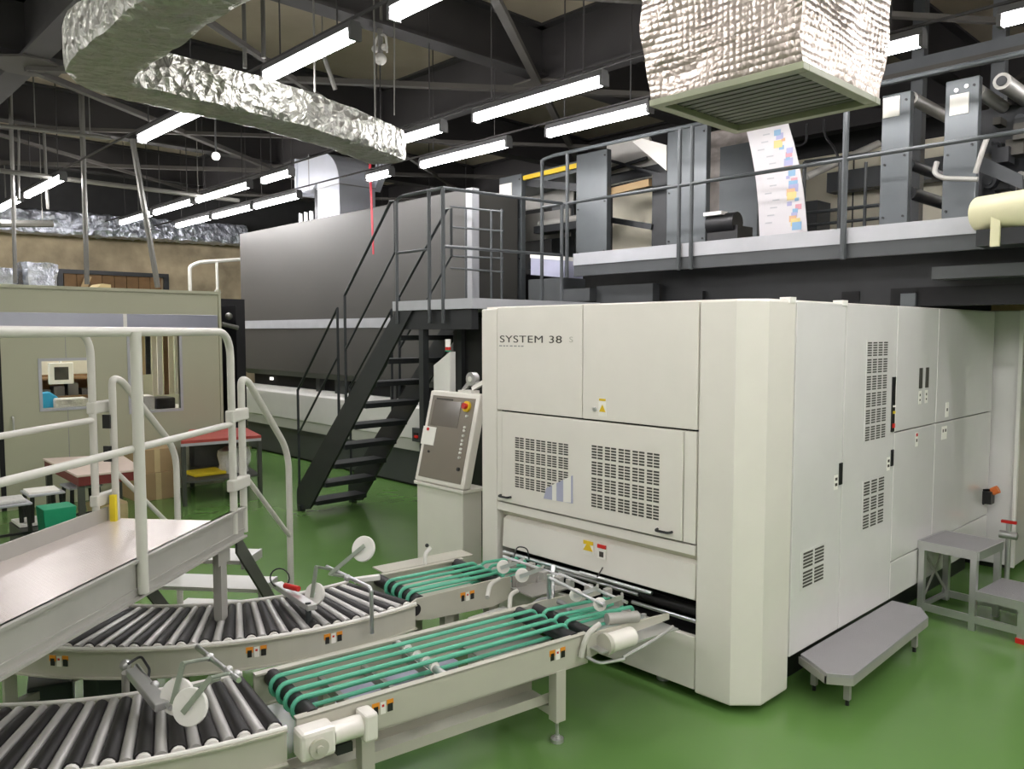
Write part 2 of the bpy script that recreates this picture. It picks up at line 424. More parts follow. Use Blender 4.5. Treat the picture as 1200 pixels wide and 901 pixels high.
def vent_slots(m, x0, x1, z0, z1, nc, nr, sx=3, sz=5, axis='y', plane=0.0, gap=.18):
    m.m('cream_paint' if axis == 'y' else 'white_gloss')
    if axis == 'y': m.box(x0-.002, x1+.002, plane-.0004, plane+.002, z0-.002, z1+.002)
    else: m.box(plane-.002, plane+.0004, x0-.002, x1+.002, z0-.002, z1+.002)
    m.m('slot_dark')
    cw, ch = (x1-x0)/nc, (z1-z0)/nr
    for i in range(nc):
        for j in range(nr):
            a, b = x0+cw*(i+.05), x0+cw*(i+.95); c, d = z0+ch*(j+.06), z0+ch*(j+.94)
            for p in range(sx):
                for q in range(sz):
                    u0 = a+(b-a)*(p+.09)/sx; u1 = a+(b-a)*(p+.91)/sx
                    w0 = c+(d-c)*(q+.2)/sz; w1 = c+(d-c)*(q+.8)/sz
                    if axis == 'y': m.box(u0, u1, plane-.0015, plane+.003, w0, w1)
                    else: m.box(plane-.003, plane+.0015, u0, u1, w0, w1)
part(door, 'vent', 'slot_dark', lambda m: vent_slots(m, -3.48, -3.03, .90, 1.22, 5, 4, 2, 5, 'y', YF-.006))
part(door, 'vent', 'slot_dark', lambda m: vent_slots(m, -2.87, -2.40, .875, 1.235, 5, 4, 2, 5, 'y', YF-.006))
part(door, 'paper_sheet', 'lavender', lambda m: m.extr([PY(640,572,YF-.009),PY(671,557,YF-.009),PY(671,590,YF-.009),PY(637,584,YF-.009)], (0,.0015,0)).m('sticker').extr([PY(647,568,YF-.0095),PY(652,566,YF-.0095),PY(652,587,YF-.0095),PY(647,586,YF-.0095)], (0,.001,0)).extr([PY(660,562,YF-.0095),PY(669,558,YF-.0095),PY(669,589,YF-.0095),PY(660,588,YF-.0095)], (0,.001,0)), label='white papers showing at the corner of the left vent')
for xh in (-3.555, -2.37):
    part(door, 'door_handle', 'plastic_black', lambda m: m.tube(round_path([(xh-.045,YF-.006,.838),(xh-.04,YF-.034,.836),(xh+.04,YF-.034,.836),(xh+.045,YF-.006,.838)], .02), .007, 8), smooth=True)
part(mach, 'ledge', 'cream_paint', lambda m: m.extr([(-3.639,YF,.79),(-3.639,YF,.742),(-3.639,YF+.05,.735),(-3.639,YF+.05,.79)], (1.446,0,0)))
part(mach, 'ledge_return', 'ledge_shaded', lambda m: m.extr([(-3.639,YF+.03,.738),(-3.639,YF+.055,.70),(-3.639,YF+.075,.70),(-3.639,YF+.06,.738)], (1.446,0,0)))
part(mach, 'lower_hood', 'cream_paint', lambda m: m.extr([(-3.60,YF+.07,.715),(-3.60,YF+.015,.69),(-3.60,YF+.005,.515),(-3.60,YF+.03,.505),(-3.60,YF+.10,.505),(-3.60,YF+.10,.715)], (1.405,0,0)), bevel=.004)
part(mach, 'lower_apron', 'cream_paint', lambda m: m.box(-3.639, -2.193, YF+.01, YF+.05, .055, .325), bevel=.004)
# feed slot interior
def slot(m):
    m.box(-3.64, -2.19, YF+.25, YF+.27, .3, .55); m.box(-3.64, -2.19, YF+.04, YF+.27, .30, .325)
part(mach, 'feed_slot', 'gap_black', slot)
for yy, zz, x0, x1 in ((YF+.0, .482, -3.58, -2.82), (YF+.02, .455, -3.3, -2.55), (YF+.03, .40, -2.6, -2.2), (YF+.0, .49, -2.95, -2.45)):
    part(mach, 'feed_rod', 'chrome', lambda m: m.tube([(x0,yy,zz),(x1,yy,zz)], .011, 10), smooth=True)
part(mach, 'feed_roller', 'rubber_black', lambda m: m.tube([(-3.62,YF+.12,.42),(-2.2,YF+.12,.42)], .03, 12), smooth=True)
# corner cover, chamfered
part(mach, 'corner_cover', 'cream_paint', lambda m: m.prism([(-2.187,YF),(-1.985,YF),(-1.88,3.45),(-1.88,3.716),(-1.93,3.716),(-1.93,3.6),(-2.187,3.6)], .045, 2.003), bevel=.012)
# side panels
def sidep(y0, y1, z0, z1, name='side_panel'):
    return part(mach, name, 'white_gloss', lambda m: m.box(-1.925, XS, y0+.004, y1-.004, z0, z1), bevel=.004)
s1 = sidep(3.72, 4.28, .21, 2.0)
s2 = sidep(4.28, 4.99, .21, 2.0)
s3 = sidep(4.99, 5.68, 1.245, 2.0); s4 = sidep(5.68, 6.88, 1.245, 2.0)
s5 = sidep(4.99, 5.68, .445, 1.238); s6 = sidep(5.68, 6.88, .445, 1.238)
s7 = sidep(4.99, 6.88, .21, .438)
part(mach, 'plinth', 'plastic_black', lambda m: m.box(-3.6, -2.0, 3.9, 6.8, 0, .2))
part(s2, 'vent', 'slot_dark', lambda m: vent_slots(m, 4.55, 4.85, 1.22, 1.80, 4, 6, 1, 6, 'x', XS+.0015))
part(s2, 'vent', 'slot_dark', lambda m: vent_slots(m, 4.55, 4.86, .71, 1.0, 3, 3, 1, 5, 'x', XS+.0015))
part(s1, 'vent', 'slot_dark', lambda m: vent_slots(m, 3.82, 4.10, .53, .73, 1, 2, 2, 5, 'x', XS+.0015))
for (y0, y1, z0, z1, pp) in ((4.235,4.275,1.02,1.14,s1),(4.94,4.98,1.04,1.14,s2)):
    part(pp, 'latch', 'plastic_black', lambda m: m.box(XS-.005, XS+.006, y0, y1, z0, z1), bevel=.003)
    part(pp, 'warning_sticker', 'sticker', lambda m: m.box(XS, XS+.0015, y0-.055, y0-.01, z0-.02, z0+.06).m('print_ink').box(XS+.001, XS+.003, y0-.045, y0-.02, z0+.0, z0+.015).box(XS+.001, XS+.003, y0-.045, y0-.02, z0+.03, z0+.045))
part(s2, 'indicator_strip', 'plastic_black', lambda m: m.box(XS, XS+.008, 4.925, 4.965, 1.25, 1.58).m('red').box(XS+.008, XS+.014, 4.93, 4.96, 1.275, 1.3).m('yellow').box(XS+.008,XS+.014,4.93,4.96,1.36,1.375).m('sticker').box(XS+.008,XS+.014,4.93,4.96,1.40,1.41))
for yy in (5.36, 5.47):
    part(s3, 'level_gauge', 'slot_dark', lambda m: m.box(XS, XS+.006, yy, yy+.045, 1.49, 1.62).m('sticker').box(XS, XS+.002, yy+.0, yy+.045, 1.39, 1.475).m('print_ink').box(XS+.001,XS+.003,yy+.012,yy+.03,1.44,1.455).box(XS+.001,XS+.003,yy+.012,yy+.03,1.41,1.422))
part(s5, 'warning_sticker', 'sticker', lambda m: m.box(XS, XS+.002, 5.33, 5.37, 1.12, 1.21).m('red').box(XS, XS+.003, 5.335, 5.365, 1.185, 1.205).m('print_ink').box(XS, XS+.003, 5.34, 5.36, 1.15, 1.17))
part(s4, 'warning_sticker', 'sticker', lambda m: m.box(XS, XS+.002, 5.86, 5.92, 1.27, 1.37).m('print_ink').box(XS, XS+.003, 5.875, 5.9, 1.31, 1.33))
part(s6, 'warning_sticker', 'sticker', lambda m: m.box(XS, XS+.002, 5.80, 5.90, 1.12, 1.21).m('print_ink').box(XS, XS+.003, 5.815, 5.835, 1.17, 1.19).box(XS, XS+.003, 5.86, 5.885, 1.17, 1.19))
ep = PX(1153, 580, XS)
def estop(m):
    m.extr([(XS,ep.y-.03,ep.z-.07),(XS,ep.y+.06,ep.z-.07),(XS+.07,ep.y+.06,ep.z+.03),(XS+.05,ep.y-.03,ep.z+.03),(XS,ep.y-.03,ep.z+.03)][:3]+[(XS+.05,ep.y+.06,ep.z+.05),(XS,ep.y-.03,ep.z+.05)], (.01,0,0))
    m.box(XS, XS+.06, ep.y-.04, ep.y+.05, ep.z-.06, ep.z+.035)
eb = part(s6, 'stop_button_box', 'plastic_black', estop)
part(eb, 'stop_button', 'orange', lambda m: m.tube([(XS+.05,ep.y+.02,ep.z+.03),(XS+.09,ep.y+.02,ep.z+.055)], .03, 14), smooth=True)
for yy in (3.67, 4.25):
    part(mach, 'top_clip', 'plastic_white', lambda m: m.box(-1.93, -1.875, yy-.03, yy+.03, 1.99, 2.018))
part(mach, 'small_latch', 'chrome', lambda m: m.disc((-2.845,YF-.004,1.425),(0,1,0),.012,.012,12), smooth=True)
part(mach, 'warning_sticker', 'sticker', lambda m: m.box(-2.82,-2.765,YF-.0015,YF,1.39,1.49).m('yellow_lbl').box(-2.815,-2.77,YF-.003,YF,1.475,1.487).extr([(-2.815,YF-.003,1.415),(-2.77,YF-.003,1.415),(-2.7925,YF-.003,1.455)],(0,.003,0)))
part(mach, 'warning_sticker', 'yellow_lbl', lambda m: m.extr([(-2.93,YF+.003,.625),(-2.86,YF+.003,.625),(-2.895,YF+.003,.675)],(0,.004,0)).box(-2.93,-2.86,YF+.004,YF+.009,.66,.68).m('sticker').box(-2.93,-2.86,YF+.0065,YF+.01,.60,.66), label='yellow warning sticker')
part(mach, 'warning_sticker', 'sticker', lambda m: m.box(-2.825,-2.765,YF+.002,YF+.008,.60,.67).m('red').box(-2.825,-2.765,YF+.001,YF+.008,.658,.678).m('print_ink').box(-2.81,-2.78,YF+.001,YF+.006,.61,.64), label='white and red warning sticker')
part(mach, 'levelling_foot', 'alu', lambda m: (m.disc((-2.45,3.45,.012),(0,0,1),.035,.024,14), m.disc((-2.45,3.45,.06),(0,0,1),.01,.1,8), m.disc((-2.5,3.5,.012),(0,0,1),.035,.024,14)), smooth=True)
part(mach, 'levelling_foot', 'alu', lambda m: (m.disc((-3.65,3.5,.012),(0,0,1),.035,.024,14), m.disc((-3.65,3.5,.06),(0,0,1),.01,.1,8)), smooth=True)
# lettering
def lettering(txt, px, py, size, parent, matn, name, plane_y, ext=.0006, xs=1.0):
    cu = bpy.data.curves.new(name, 'FONT'); cu.body = txt; cu.size = size; cu.extrude = ext; cu.space_character = 1.08
    tmp = bpy.data.objects.new('tmp', cu); C.objects.link(tmp)
    me = bpy.data.meshes.new_from_object(tmp.evaluated_get(bpy.context.evaluated_depsgraph_get())); bpy.data.objects.remove(tmp)
    p = PY(px, py, plane_y)
    off = BASE[parent.name]
    for v in me.vertices:
        v.co = Vector((p.x+v.co.x*xs, plane_y-.0008-v.co.z, p.z+v.co.y)) - off
    me.materials.clear(); me.materials.append(MATS[matn])
    o = bpy.data.objects.new(name, me); C.objects.link(o); o.parent = parent; BASE[o.name] = off
    return o
lettering('SYSTEM 38', 585.5, 401, .060, lp, 'print_ink', 'lettering', YF, xs=1.75)
lettering('S', 667, 401, .045, lp, 'print_faint', 'lettering', YF, xs=1.5)
def smallprint(m):
    x = -3.62
    for w in (.03,.02,.02,.0,.03,.03,.02,.025):
        zz = PY(600, 405.5, YF).z
        if w: m.box(x, x+w*.8, YF-.0012, YF, zz-.003, zz+.004)
        x += w+.006
part(lp, 'small_print', 'ink_grey', smallprint)

# end cabinet of the machine
ec = thing('end_cabinet', 'pale grey cabinet standing out past the far end of the white machine', 'cabinet', (-2.4, 7.5, 0))
part(ec, 'body', 'white_gloss', lambda m: m.box(-3.6, -1.70, 6.93, 8.6, .05, 2.01), bevel=.008)
part(ec, 'corner_trim', 'plastic_white', lambda m: m.box(-1.72, -1.695, 6.90, 6.93, .05, 2.01))
part(ec, 'base_plinth', 'plastic_black', lambda m: m.box(-3.5, -1.8, 7.0, 8.5, 0, .05))

# ================================================================== CONTROL CONSOLE
con = thing('control_console', 'cream control console with tilted brown panel beside the white machine', 'control console', (-4.55, 3.8, 0))
part(con, 'pedestal', 'cream_paint', lambda m: m.box(-4.85, -4.31, 3.62, 3.80, .03, .70), bevel=.006)
part(con, 'foot', 'gap_black', lambda m: m.box(-4.83, -4.33, 3.65, 3.78, 0, .03))
part(con, 'pedestal_lip', 'cream_paint', lambda m: m.box(-4.865, -4.285, 3.60, 3.82, .70, .725), bevel=.004)
def leanquad(y_off0=0, z0=.73, z1=1.40, x0=-4.86, x1=-4.285, yb=3.605, yt=3.77, d=.22):
    return [(x0,yb,z0),(x1,yb,z0),(x1,yt,z1),(x0,yt,z1)]
part(con, 'panel_housing', 'cream_paint', lambda m: m.extr(leanquad(), (0,.07,.0)), bevel=.008)
n = Vector((0, .67, -.165)).normalized()
nn = Vector((0,-.67,.165)).normalized()
def cp(u, v, d=0):   # u 0..1 across, v 0..1 up the console panel
    p = Vector((-4.86+.575*u, 3.605+.165*v, .73+.67*v)); return p + nn*d
def cquad(m, u0, u1, v0, v1, d=.003):
    m.extr([cp(u0,v0,0),cp(u1,v0,0),cp(u1,v1,0),cp(u0,v1,0)], nn*d)
pan = part(con, 'control_panel', 'panel_brown', lambda m: cquad(m, .07, .93, .05, .95, .004))
part(pan, 'screen', 'screen_brown', lambda m: cquad(m, .13, .68, .62, .90, .007))
part(pan, 'name_plate', 'print_ink', lambda m: cquad(m, .16, .42, .905, .925, .006).m if False else cquad(m, .16, .5, .905, .925, .006))
es = part(pan, 'stop_button_plate', 'yellow_lbl', lambda m: m.disc(cp(.80,.86,.01), nn, .04, .02, 20), smooth=True)
part(es, 'stop_button', 'red', lambda m: m.disc(cp(.80,.86,.03), nn, .022, .03, 16), smooth=True, label='red and orange emergency stop button')
def knobs(v, mt):
    part(pan, 'push_button', mt, lambda m: m.disc(cp(.83,v,.008), nn, .0095, .016, 10), smooth=True)
for v in (.76,.64,.605,.55,.50,.46,.41,.37,.32): knobs(v, 'plastic_white')
part(pan, 'key_switch', 'plastic_black', lambda m: m.disc(cp(.85,.20,.008), nn, .014, .016, 12), smooth=True)
part(pan, 'key_switch', 'plastic_black', lambda m: m.disc(cp(.20,.33,.006), nn, .009, .012, 12), smooth=True)
part(con, 'paper_note', 'sticker', lambda m: (cquad(m, .0, .27, .40, .60, .008), ), label='white paper note with red dot')
part(con, 'red_magnet', 'red', lambda m: m.disc(cp(.11,.57,.012), nn, .012, .008, 12))
# reel and bracket on console top
part(con, 'top_bracket', 'plastic_white', lambda m: m.box(-4.55,-4.40,3.78,3.86,1.38,1.42).beam((-4.46,3.85,1.43),(-4.30,3.85,1.50),.03,.03))
rc = PY(554, 444, 3.85)
reel = part(con, 'round_lamp', 'alu', lambda m: (m.disc(rc, (0,1,0), .05, .05, 20), m.beam(rc, rc+Vector((-.1,0,-.09)), .03, .03)), smooth=True)
part(reel, 'lamp_centre', 'plastic_white', lambda m: m.disc(rc+Vector((0,-.028,0)), (0,1,0), .018, .012, 14))

# white slanted cabinet with signal lamp behind console
g0 = PY(516, 470, 3.9)
sc_ = thing('signal_post', 'narrow white slanted panel with small red and white signal lamp on top, behind the console', 'signal lamp', (g0.x, 3.9, 0))
pa, pb, pc, pd = PY(508, 460, 3.9), PY(527, 460, 3.9), PY(527, 412, 3.9), PY(508, 428, 3.9)
part(sc_, 'post', 'base_white', lambda m: m.extr([Vector((pa.x,3.9,0)),Vector((pb.x,3.9,0)),pc,pd], (0,.06,0)), bevel=.004)
lt = PY(525, 402, 3.93)
part(sc_, 'lamp', 'plastic_white', lambda m: m.tube([lt+Vector((0,0,-.03)), lt+Vector((0,0,.03))], .022, 12), smooth=True)
part(sc_, 'lamp_base', 'red', lambda m: m.tube([lt+Vector((0,0,-.055)), lt+Vector((0,0,-.03))], .022, 12), smooth=True)
part(sc_, 'lamp_collar', 'bin_green', lambda m: m.tube([Vector((lt.x,lt.y,pc.z-.0)), lt+Vector((0,0,-.055))], .024, 12), smooth=True)

dcx = PY(531, 450, 4.5).x
dcab = thing('dark_gap_block', 'tall black block filling the dark gap between console and white machine', 'cabinet', ((dcx-3.82)/2, 4.7, 0))  # black block added to stand in for the darkness of the gap
part(dcab, 'body', 'plastic_black', lambda m: m.box(dcx, -3.82, 4.5, 5.0, 0, 1.97), bevel=.006)
part(dcab, 'base', 'press_dark', lambda m: m.box(dcx+.02, -3.84, 4.48, 4.5, 0, .12))
# ================================================================== BELT CONVEYORS
def frame2(p, ang):   # local x = across (right), local y = along, z up
    return Matrix.Translation(Vector((p[0], p[1], 0))) @ Matrix.Rotation(-ang, 4, 'Z')
def stick(m, x, y, z, side=1, s=1.0):
    # orange warning triangle, white tag and black square on a rail face (x const plane)
    e = .002*side; s = .62*s
    def q(mt, f, y0, y1, z0, z1): m.m(mt).box(x, x+e*f, y+y0*s, y+y1*s, z+z0*s, z+z1*s)
    q('orange_lbl', 1, -.075, -.025, .002, .045); q('plastic_black', 1.5, -.065, -.035, -.03, .022)
    q('sticker', 1, -.018, .018, -.035, .04); q('red', 1.5, -.01, .006, .01, .025)
    q('orange_lbl', 1, .025, .07, .012, .045); q('plastic_black', 1.5, .03, .065, -.03, .02)

# near belt conveyor ------------------------------------------------
A1 = R(7.6); M1 = frame2((-2.765, 1.40), A1); w1 = .235; L1 = 1.36
bc = thing('belt_conveyor', 'nearest straight conveyor with four round green belts feeding the white machine', 'conveyor', (-2.765, 1.40, 0))
def rail(m, x, y0, y1, s):
    m.box(x-.006, x+.006, y0, y1, .335, .47); m.box(x-.02*max(s,0)-.006, x+.02*max(-s,0)+.006, y0, y1, .464, .472); m.box(x-.02*max(s,0)-.006, x+.02*max(-s,0)+.006, y0, y1, .333, .34)
rr_ = part(bc, 'side_rail', 'conveyor_paint', lambda m: rail(m, w1, -.02, L1, 1), M=M1)
rl_ = part(bc, 'side_rail', 'conveyor_paint', lambda m: rail(m, -w1, -.02, L1, -1), M=M1)
part(rr_, 'warning_sticker', 'orange_lbl', lambda m: stick(m, w1+.006, .32, .415, 1), M=M1)
part(rr_, 'warning_sticker', 'orange_lbl', lambda m: stick(m, w1+.006, 1.18, .415, 1), M=M1)
def end_roller(m, y):
    m.tube([(-w1+.02,y,.445),(w1-.02,y,.445)], .034, 14)
part(bc, 'end_roller', 'rubber_black', lambda m: end_roller(m, .05), smooth=True, M=M1)
part(bc, 'end_roller', 'rubber_black', lambda m: end_roller(m, L1-.06), smooth=True, M=M1)
bxs = [-.12, -.04, .04, .115]
for x in bxs:
    def loop(m):
        pts = []
        r = .04
        for k in range(9): pts.append((x, .05-r*math.sin(PI*k/8), .445+r*math.cos(PI*k/8)) )
        for k in range(9): pts.append((x, L1-.06+r*math.sin(PI*k/8), .445-r*math.cos(PI*k/8)))
        m.tube(pts, .0095, 8, closed=True)
    part(bc, 'green_belt', 'belt_green', loop, smooth=True, M=M1)
for yy in (.62,):
    part(bc, 'cross_shaft', 'alu', lambda m: m.tube([(-w1,yy,.452),(w1,yy,.452)], .016, 12), smooth=True, M=M1)
    part(bc, 'cross_bar', 'alu_matte', lambda m: m.box(-w1,w1,yy+.03,yy+.05,.36,.40), M=M1)
for x in bxs:
    part(bc, 'belt_guide', 'plastic_white', lambda m: m.disc((x,.62,.458),(1,0,0),.022,.014,14), smooth=True, M=M1)
part(bc, 'bed_plate', 'alu_matte', lambda m: m.box(-w1+.01, w1-.01, .95, L1-.02, .36, .366), M=M1)
for yy in (.25,.45):
    part(bc, 'cross_bar', 'alu_matte', lambda m: m.box(-w1, w1, yy, yy+.02, .35, .39), M=M1)
# legs
def leg(m, x, y):
    m.box(x-.028, x+.028, y-.028, y+.028, .10, .34)
def foot(m, x, y):
    m.disc((x,y,.008),(0,0,1),.03,.016,14).disc((x,y,.06),(0,0,1),.008,.1,8).disc((x,y,.022),(0,0,1),.014,.014,6)
for x, y in ((w1-.02,1.20),(-w1+.02,1.20),(w1-.05,.27),(-w1+.05,.27)):
    part(bc, 'leg', 'conveyor_paint', lambda m: leg(m, x, y), M=M1, bevel=.003)
    part(bc, 'levelling_foot', 'alu', lambda m: foot(m, x, y), smooth=True, M=M1)
for y in (1.20, .27):
    part(bc, 'leg_crossbar', 'conveyor_paint', lambda m: m.box(-w1+.05, w1-.05, y-.02, y+.02, .115, .155), M=M1)
part(bc, 'cable_tray', 'conveyor_paint', lambda m: m.extr([(.02,-.3,.165),(.17,-.3,.165),(.17,-.3,.21),(.164,-.3,.21),(.164,-.3,.171),(.026,-.3,.171),(.026,-.3,.21),(.02,-.3,.21)], (0,1.5,0)), M=M1)
# geared motor at the roller end
mo = part(bc, 'gear_motor', 'cream_paint', lambda m: m.box(w1+.01, w1+.10, -.04, .09, .35, .455), bevel=.014, M=M1)
part(mo, 'gear_cover', 'conveyor_paint', lambda m: m.disc((w1+.105, .02, .395), (1,0,0), .035, .02, 18).disc((w1+.115,.02,.395),(1,0,0),.014,.02,10), smooth=True, M=M1)
part(mo, 'motor_body', 'cream_paint', lambda m: m.tube([(w1+.055,.09,.405),(w1+.055,.20,.405)], .04, 18), smooth=True, M=M1)
part(mo, 'motor_terminal_box', 'cream_paint', lambda m: m.box(w1+.012, w1+.10, .20, .255, .35, .455), bevel=.01, M=M1)
part(mo, 'cable_gland', 'plastic_black', lambda m: m.box(w1+.03, w1+.08, .10, .16, .33, .365), M=M1)
# infeed head unit at the machine end
hd = thing('infeed_unit', 'short infeed head with white guide balls where the near conveyor enters the machine', 'conveyor head', (-2.58, 2.95, 0), None)
M1b = M1
def head_frames(w, y0, y1):
    pass
part(hd, 'side_plate', 'conveyor_paint', lambda m: m.extr([(w1+.01,L1-.02,.47),(w1+.01,L1-.02,.36),(w1+.01,L1+.30,.42),(w1+.01,L1+.52,.43),(w1+.01,L1+.52,.46),(w1+.01,L1+.1,.475)], (.012,0,0)), M=M1)
part(hd, 'side_plate', 'conveyor_paint', lambda m: m.extr([(-w1,L1-.02,.47),(-w1,L1-.02,.36),(-w1,L1+.30,.42),(-w1,L1+.5,.43),(-w1,L1+.5,.46),(-w1,L1+.1,.475)], (.012,0,0)), M=M1)
part(hd, 'bed_plate', 'alu', lambda m: m.box(-w1+.02, w1+.10, L1+.0, L1+.50, .405, .412), M=M1)
part(hd, 'drive_roller', 'rubber_black', lambda m: m.tube([(-w1+.02,L1+.05,.445),(w1-.02,L1+.05,.445)], .028, 14), smooth=True, M=M1)
for x in (-.09, 0, .08):
    def lp2(m, x=x):
        pts = []; r = .036
        for k in range(9): pts.append((x, L1+.03-r*math.sin(PI*k/8), .445+r*math.cos(PI*k/8)))
        for k in range(9): pts.append((x, L1+.42+r*.6*math.sin(PI*k/8), .44-r*.6*math.cos(PI*k/8)))
        m.tube(pts, .0095, 8, closed=True)
    part(hd, 'green_belt', 'belt_green', lp2, smooth=True, M=M1)
hm = part(hd, 'drive_motor', 'cream_paint', lambda m: m.tube([(w1+.07,L1+.06,.43),(w1+.07,L1+.22,.43)], .045, 18), smooth=True, M=M1, bevel=.01)
part(hm, 'motor_end', 'conveyor_paint', lambda m: m.tube([(w1+.07,L1+.04,.43),(w1+.07,L1+.06,.43)], .05, 18), smooth=True, M=M1)
part(hd, 'small_motor', 'alu_matte', lambda m: m.tube([(w1-.02,L1+.14,.50),(w1+.02,L1+.30,.49)], .028, 14), smooth=True, M=M1)
part(hd, 'linkage', 'chrome', lambda m: m.tube(round_path([(w1+.02,L1-.02,.37),(w1+.08,L1+.0,.355),(w1+.12,L1+.12,.36)],.03), .008, 8), smooth=True, M=M1)
part(hd, 'linkage', 'alu', lambda m: m.tube([(w1+.11,L1+.12,.365),(w1+.13,L1+.3,.41),(w1+.1,L1+.46,.43)], .008, 8), smooth=True, M=M1)
for yy, xx in ((L1+.28, .15), (L1+.33, .19), (L1+.38, .12), (L1+.25,.2), (L1+.42,.18)):
    part(hd, 'adjusting_knob', 'chrome', lambda m: m.tube([(xx,yy,.412),(xx,yy,.455)], .014, 12), smooth=True, M=M1)
part(hd, 'curved_arm', 'rail_paint', lambda m: m.tube(round_path([(w1+.025,L1-.06,.38),(w1+.025,L1-.03,.475),(w1+.015,L1+.06,.505)],.06), .013, 10), smooth=True, M=M1)
part(hd, 'upright_rod', 'chrome', lambda m: m.tube([(-w1-.0,L1+.15,.36),(-w1-.0,L1+.15,.60)], .012, 10), smooth=True, M=M1)
part(hd, 'cross_rod', 'chrome', lambda m: m.tube([(-w1-.0,L1+.15,.585),(w1-.05,L1+.15,.555)], .009, 10), smooth=True, M=M1)
def gwheel(parent, c, axis, r, armto, t=.018, matn='arm_steel'):
    a = Vector(axis).normalized(); c = Vector(c)
    w = part(parent, 'guide_wheel', 'plastic_white', lambda m: m.disc(c, a, r, t, 28), smooth=False, bevel=.003)
    part(w, 'hub', 'chrome', lambda m: m.disc(c+a*(t/2+.004), a, r*.18, .012, 12).disc(c-a*(t/2+.004), a, r*.18, .012, 12), smooth=True)
    if armto is not None:
        d = Vector(armto)-c; pl = d - a*d.dot(a); st_ = c - pl.normalized()*r*.35 + a*(t/2+.012); en = c + pl + a*(t/2+.012)
        part(parent, 'wheel_arm', matn, lambda m: m.beam(st_, en, .02, .006, up=a))
        part(parent, 'arm_link', matn, lambda m: m.tube([en+a*.006, Vector(armto)], .007, 8), smooth=True)
for px, py in ((675,697),(703,708)):
    c = PZ(px, py, .545)
    gwheel(hd, c, (.62,-.76,.15), .032, c+Vector((.03,.13,.03)), .022, 'chrome')
part(hd, 'wheel_rod', 'chrome', lambda m: m.tube([PZ(655,672,.59),PZ(735,706,.56)], .008, 8), smooth=True)
for px,py in ((668,683),(690,690),(712,694),(725,704)):
    c = PZ(px, py, .56)
    part(hd, 'clamp_block', 'alu_matte', lambda m: m.box(c.x-.015,c.x+.015,c.y-.02,c.y+.02,c.z-.022,c.z+.022), bevel=.004)
part(hd, 'cable_loop', 'plastic_black', lambda m: m.tube(round_path([PZ(700,676,.52),PZ(712,655,.58),PZ(735,660,.58),PZ(742,680,.5)],.05), .004, 6), smooth=True)

# far belt conveyor ---------------------------------------------------
A2 = R(7.0); M2 = frame2((-3.515, 2.44), A2); w2 = .25; L2 = .62
fb = thing('belt_conveyor', 'short straight conveyor with green belts farther back, between curved rollers and machine', 'conveyor', (-3.515, 2.44, 0))
fr = part(fb, 'side_rail', 'conveyor_paint', lambda m: m.extr([(w2-.006,-.06,.40),(w2-.006,-.02,.37),(w2-.006,.10,.35),(w2-.006,L2-.12,.335),(w2-.006,L2,.36),(w2-.006,L2,.48),(w2-.006,L2-.1,.485),(w2-.006,.02,.475),(w2-.006,-.06,.44)], (.012,0,0)), M=M2)
part(fb, 'side_rail', 'conveyor_paint', lambda m: rail(m, -w2, -.05, L2, -1), M=M2)
part(fr, 'warning_sticker', 'orange_lbl', lambda m: stick(m, w2+.006, .33, .425, 1), M=M2)
part(fr, 'drive_pulley', 'rubber_black', lambda m: m.disc((w2+.012,.0,.425),(1,0,0),.032,.02,18), smooth=True, M=M2)
part(fb, 'end_roller', 'rubber_black', lambda m: m.tube([(-w2+.02,.05,.445),(w2-.02,.05,.445)], .034, 14), smooth=True, M=M2)
part(fb, 'end_roller', 'rubber_black', lambda m: m.tube([(-w2+.02,L2-.05,.445),(w2-.02,L2-.05,.445)], .034, 14), smooth=True, M=M2)
for x in (-.07, .01, .09, .17):
    def lp3(m, x=x):
        pts = []; r = .042
        for k in range(9): pts.append((x, .05-r*math.sin(PI*k/8), .445+r*math.cos(PI*k/8)))
        for k in range(9): pts.append((x, L2-.05+r*math.sin(PI*k/8), .445-r*math.cos(PI*k/8)))
        m.tube(pts, .01, 8, closed=True)
    part(fb, 'green_belt', 'belt_green', lp3, smooth=True, M=M2)
part(fb, 'bed_plate', 'conveyor_paint', lambda m: m.box(-w2+.02, w2-.02, .12, L2-.12, .40, .405), M=M2)
part(fb, 'drip_tray', 'conveyor_paint', lambda m: m.box(-w2-.16, -w2-.02, .1, L2+.1, .462, .47), M=M2)
for x, y in ((w2-.08,.25),(-w2+.08,.25),(w2-.05,L2-.1),(-w2+.05,L2-.1)):
    part(fb, 'leg', 'conveyor_paint', lambda m: leg(m, x, y), M=M2)
    part(fb, 'levelling_foot', 'alu', lambda m: foot(m, x, y), smooth=True, M=M2)
part(fb, 'sensor_post', 'plastic_white', lambda m: m.tube(round_path([(-w2-.03,.38,.45),(-w2-.03,.38,.53),(-w2-.03,.42,.56)],.03), .012, 8), smooth=True, M=M2)
part(fb, 'sensor_head', 'plastic_black', lambda m: m.ball((-w2-.04,.40,.575), .012, 8), smooth=True, M=M2)
hf = thing('infeed_unit', 'short infeed head with white guide balls where the farther conveyor enters the machine', 'conveyor head', (-3.35, 3.15, 0))
part(hf, 'side_plate', 'alu_matte', lambda m: m.extr([(w2,L2+.01,.48),(w2,L2+.01,.38),(w2,L2+.3,.36),(w2,L2+.34,.44),(w2,L2+.2,.49)], (.012,0,0)), M=M2)
part(hf, 'gear_plate', 'alu_matte', lambda m: m.disc((w2+.02,L2+.06,.43),(1,0,0),.035,.02,16), smooth=True, M=M2)
part(hf, 'gear_plate', 'alu_matte', lambda m: m.disc((w2+.02,L2+.2,.425),(1,0,0),.028,.02,16), smooth=True, M=M2)
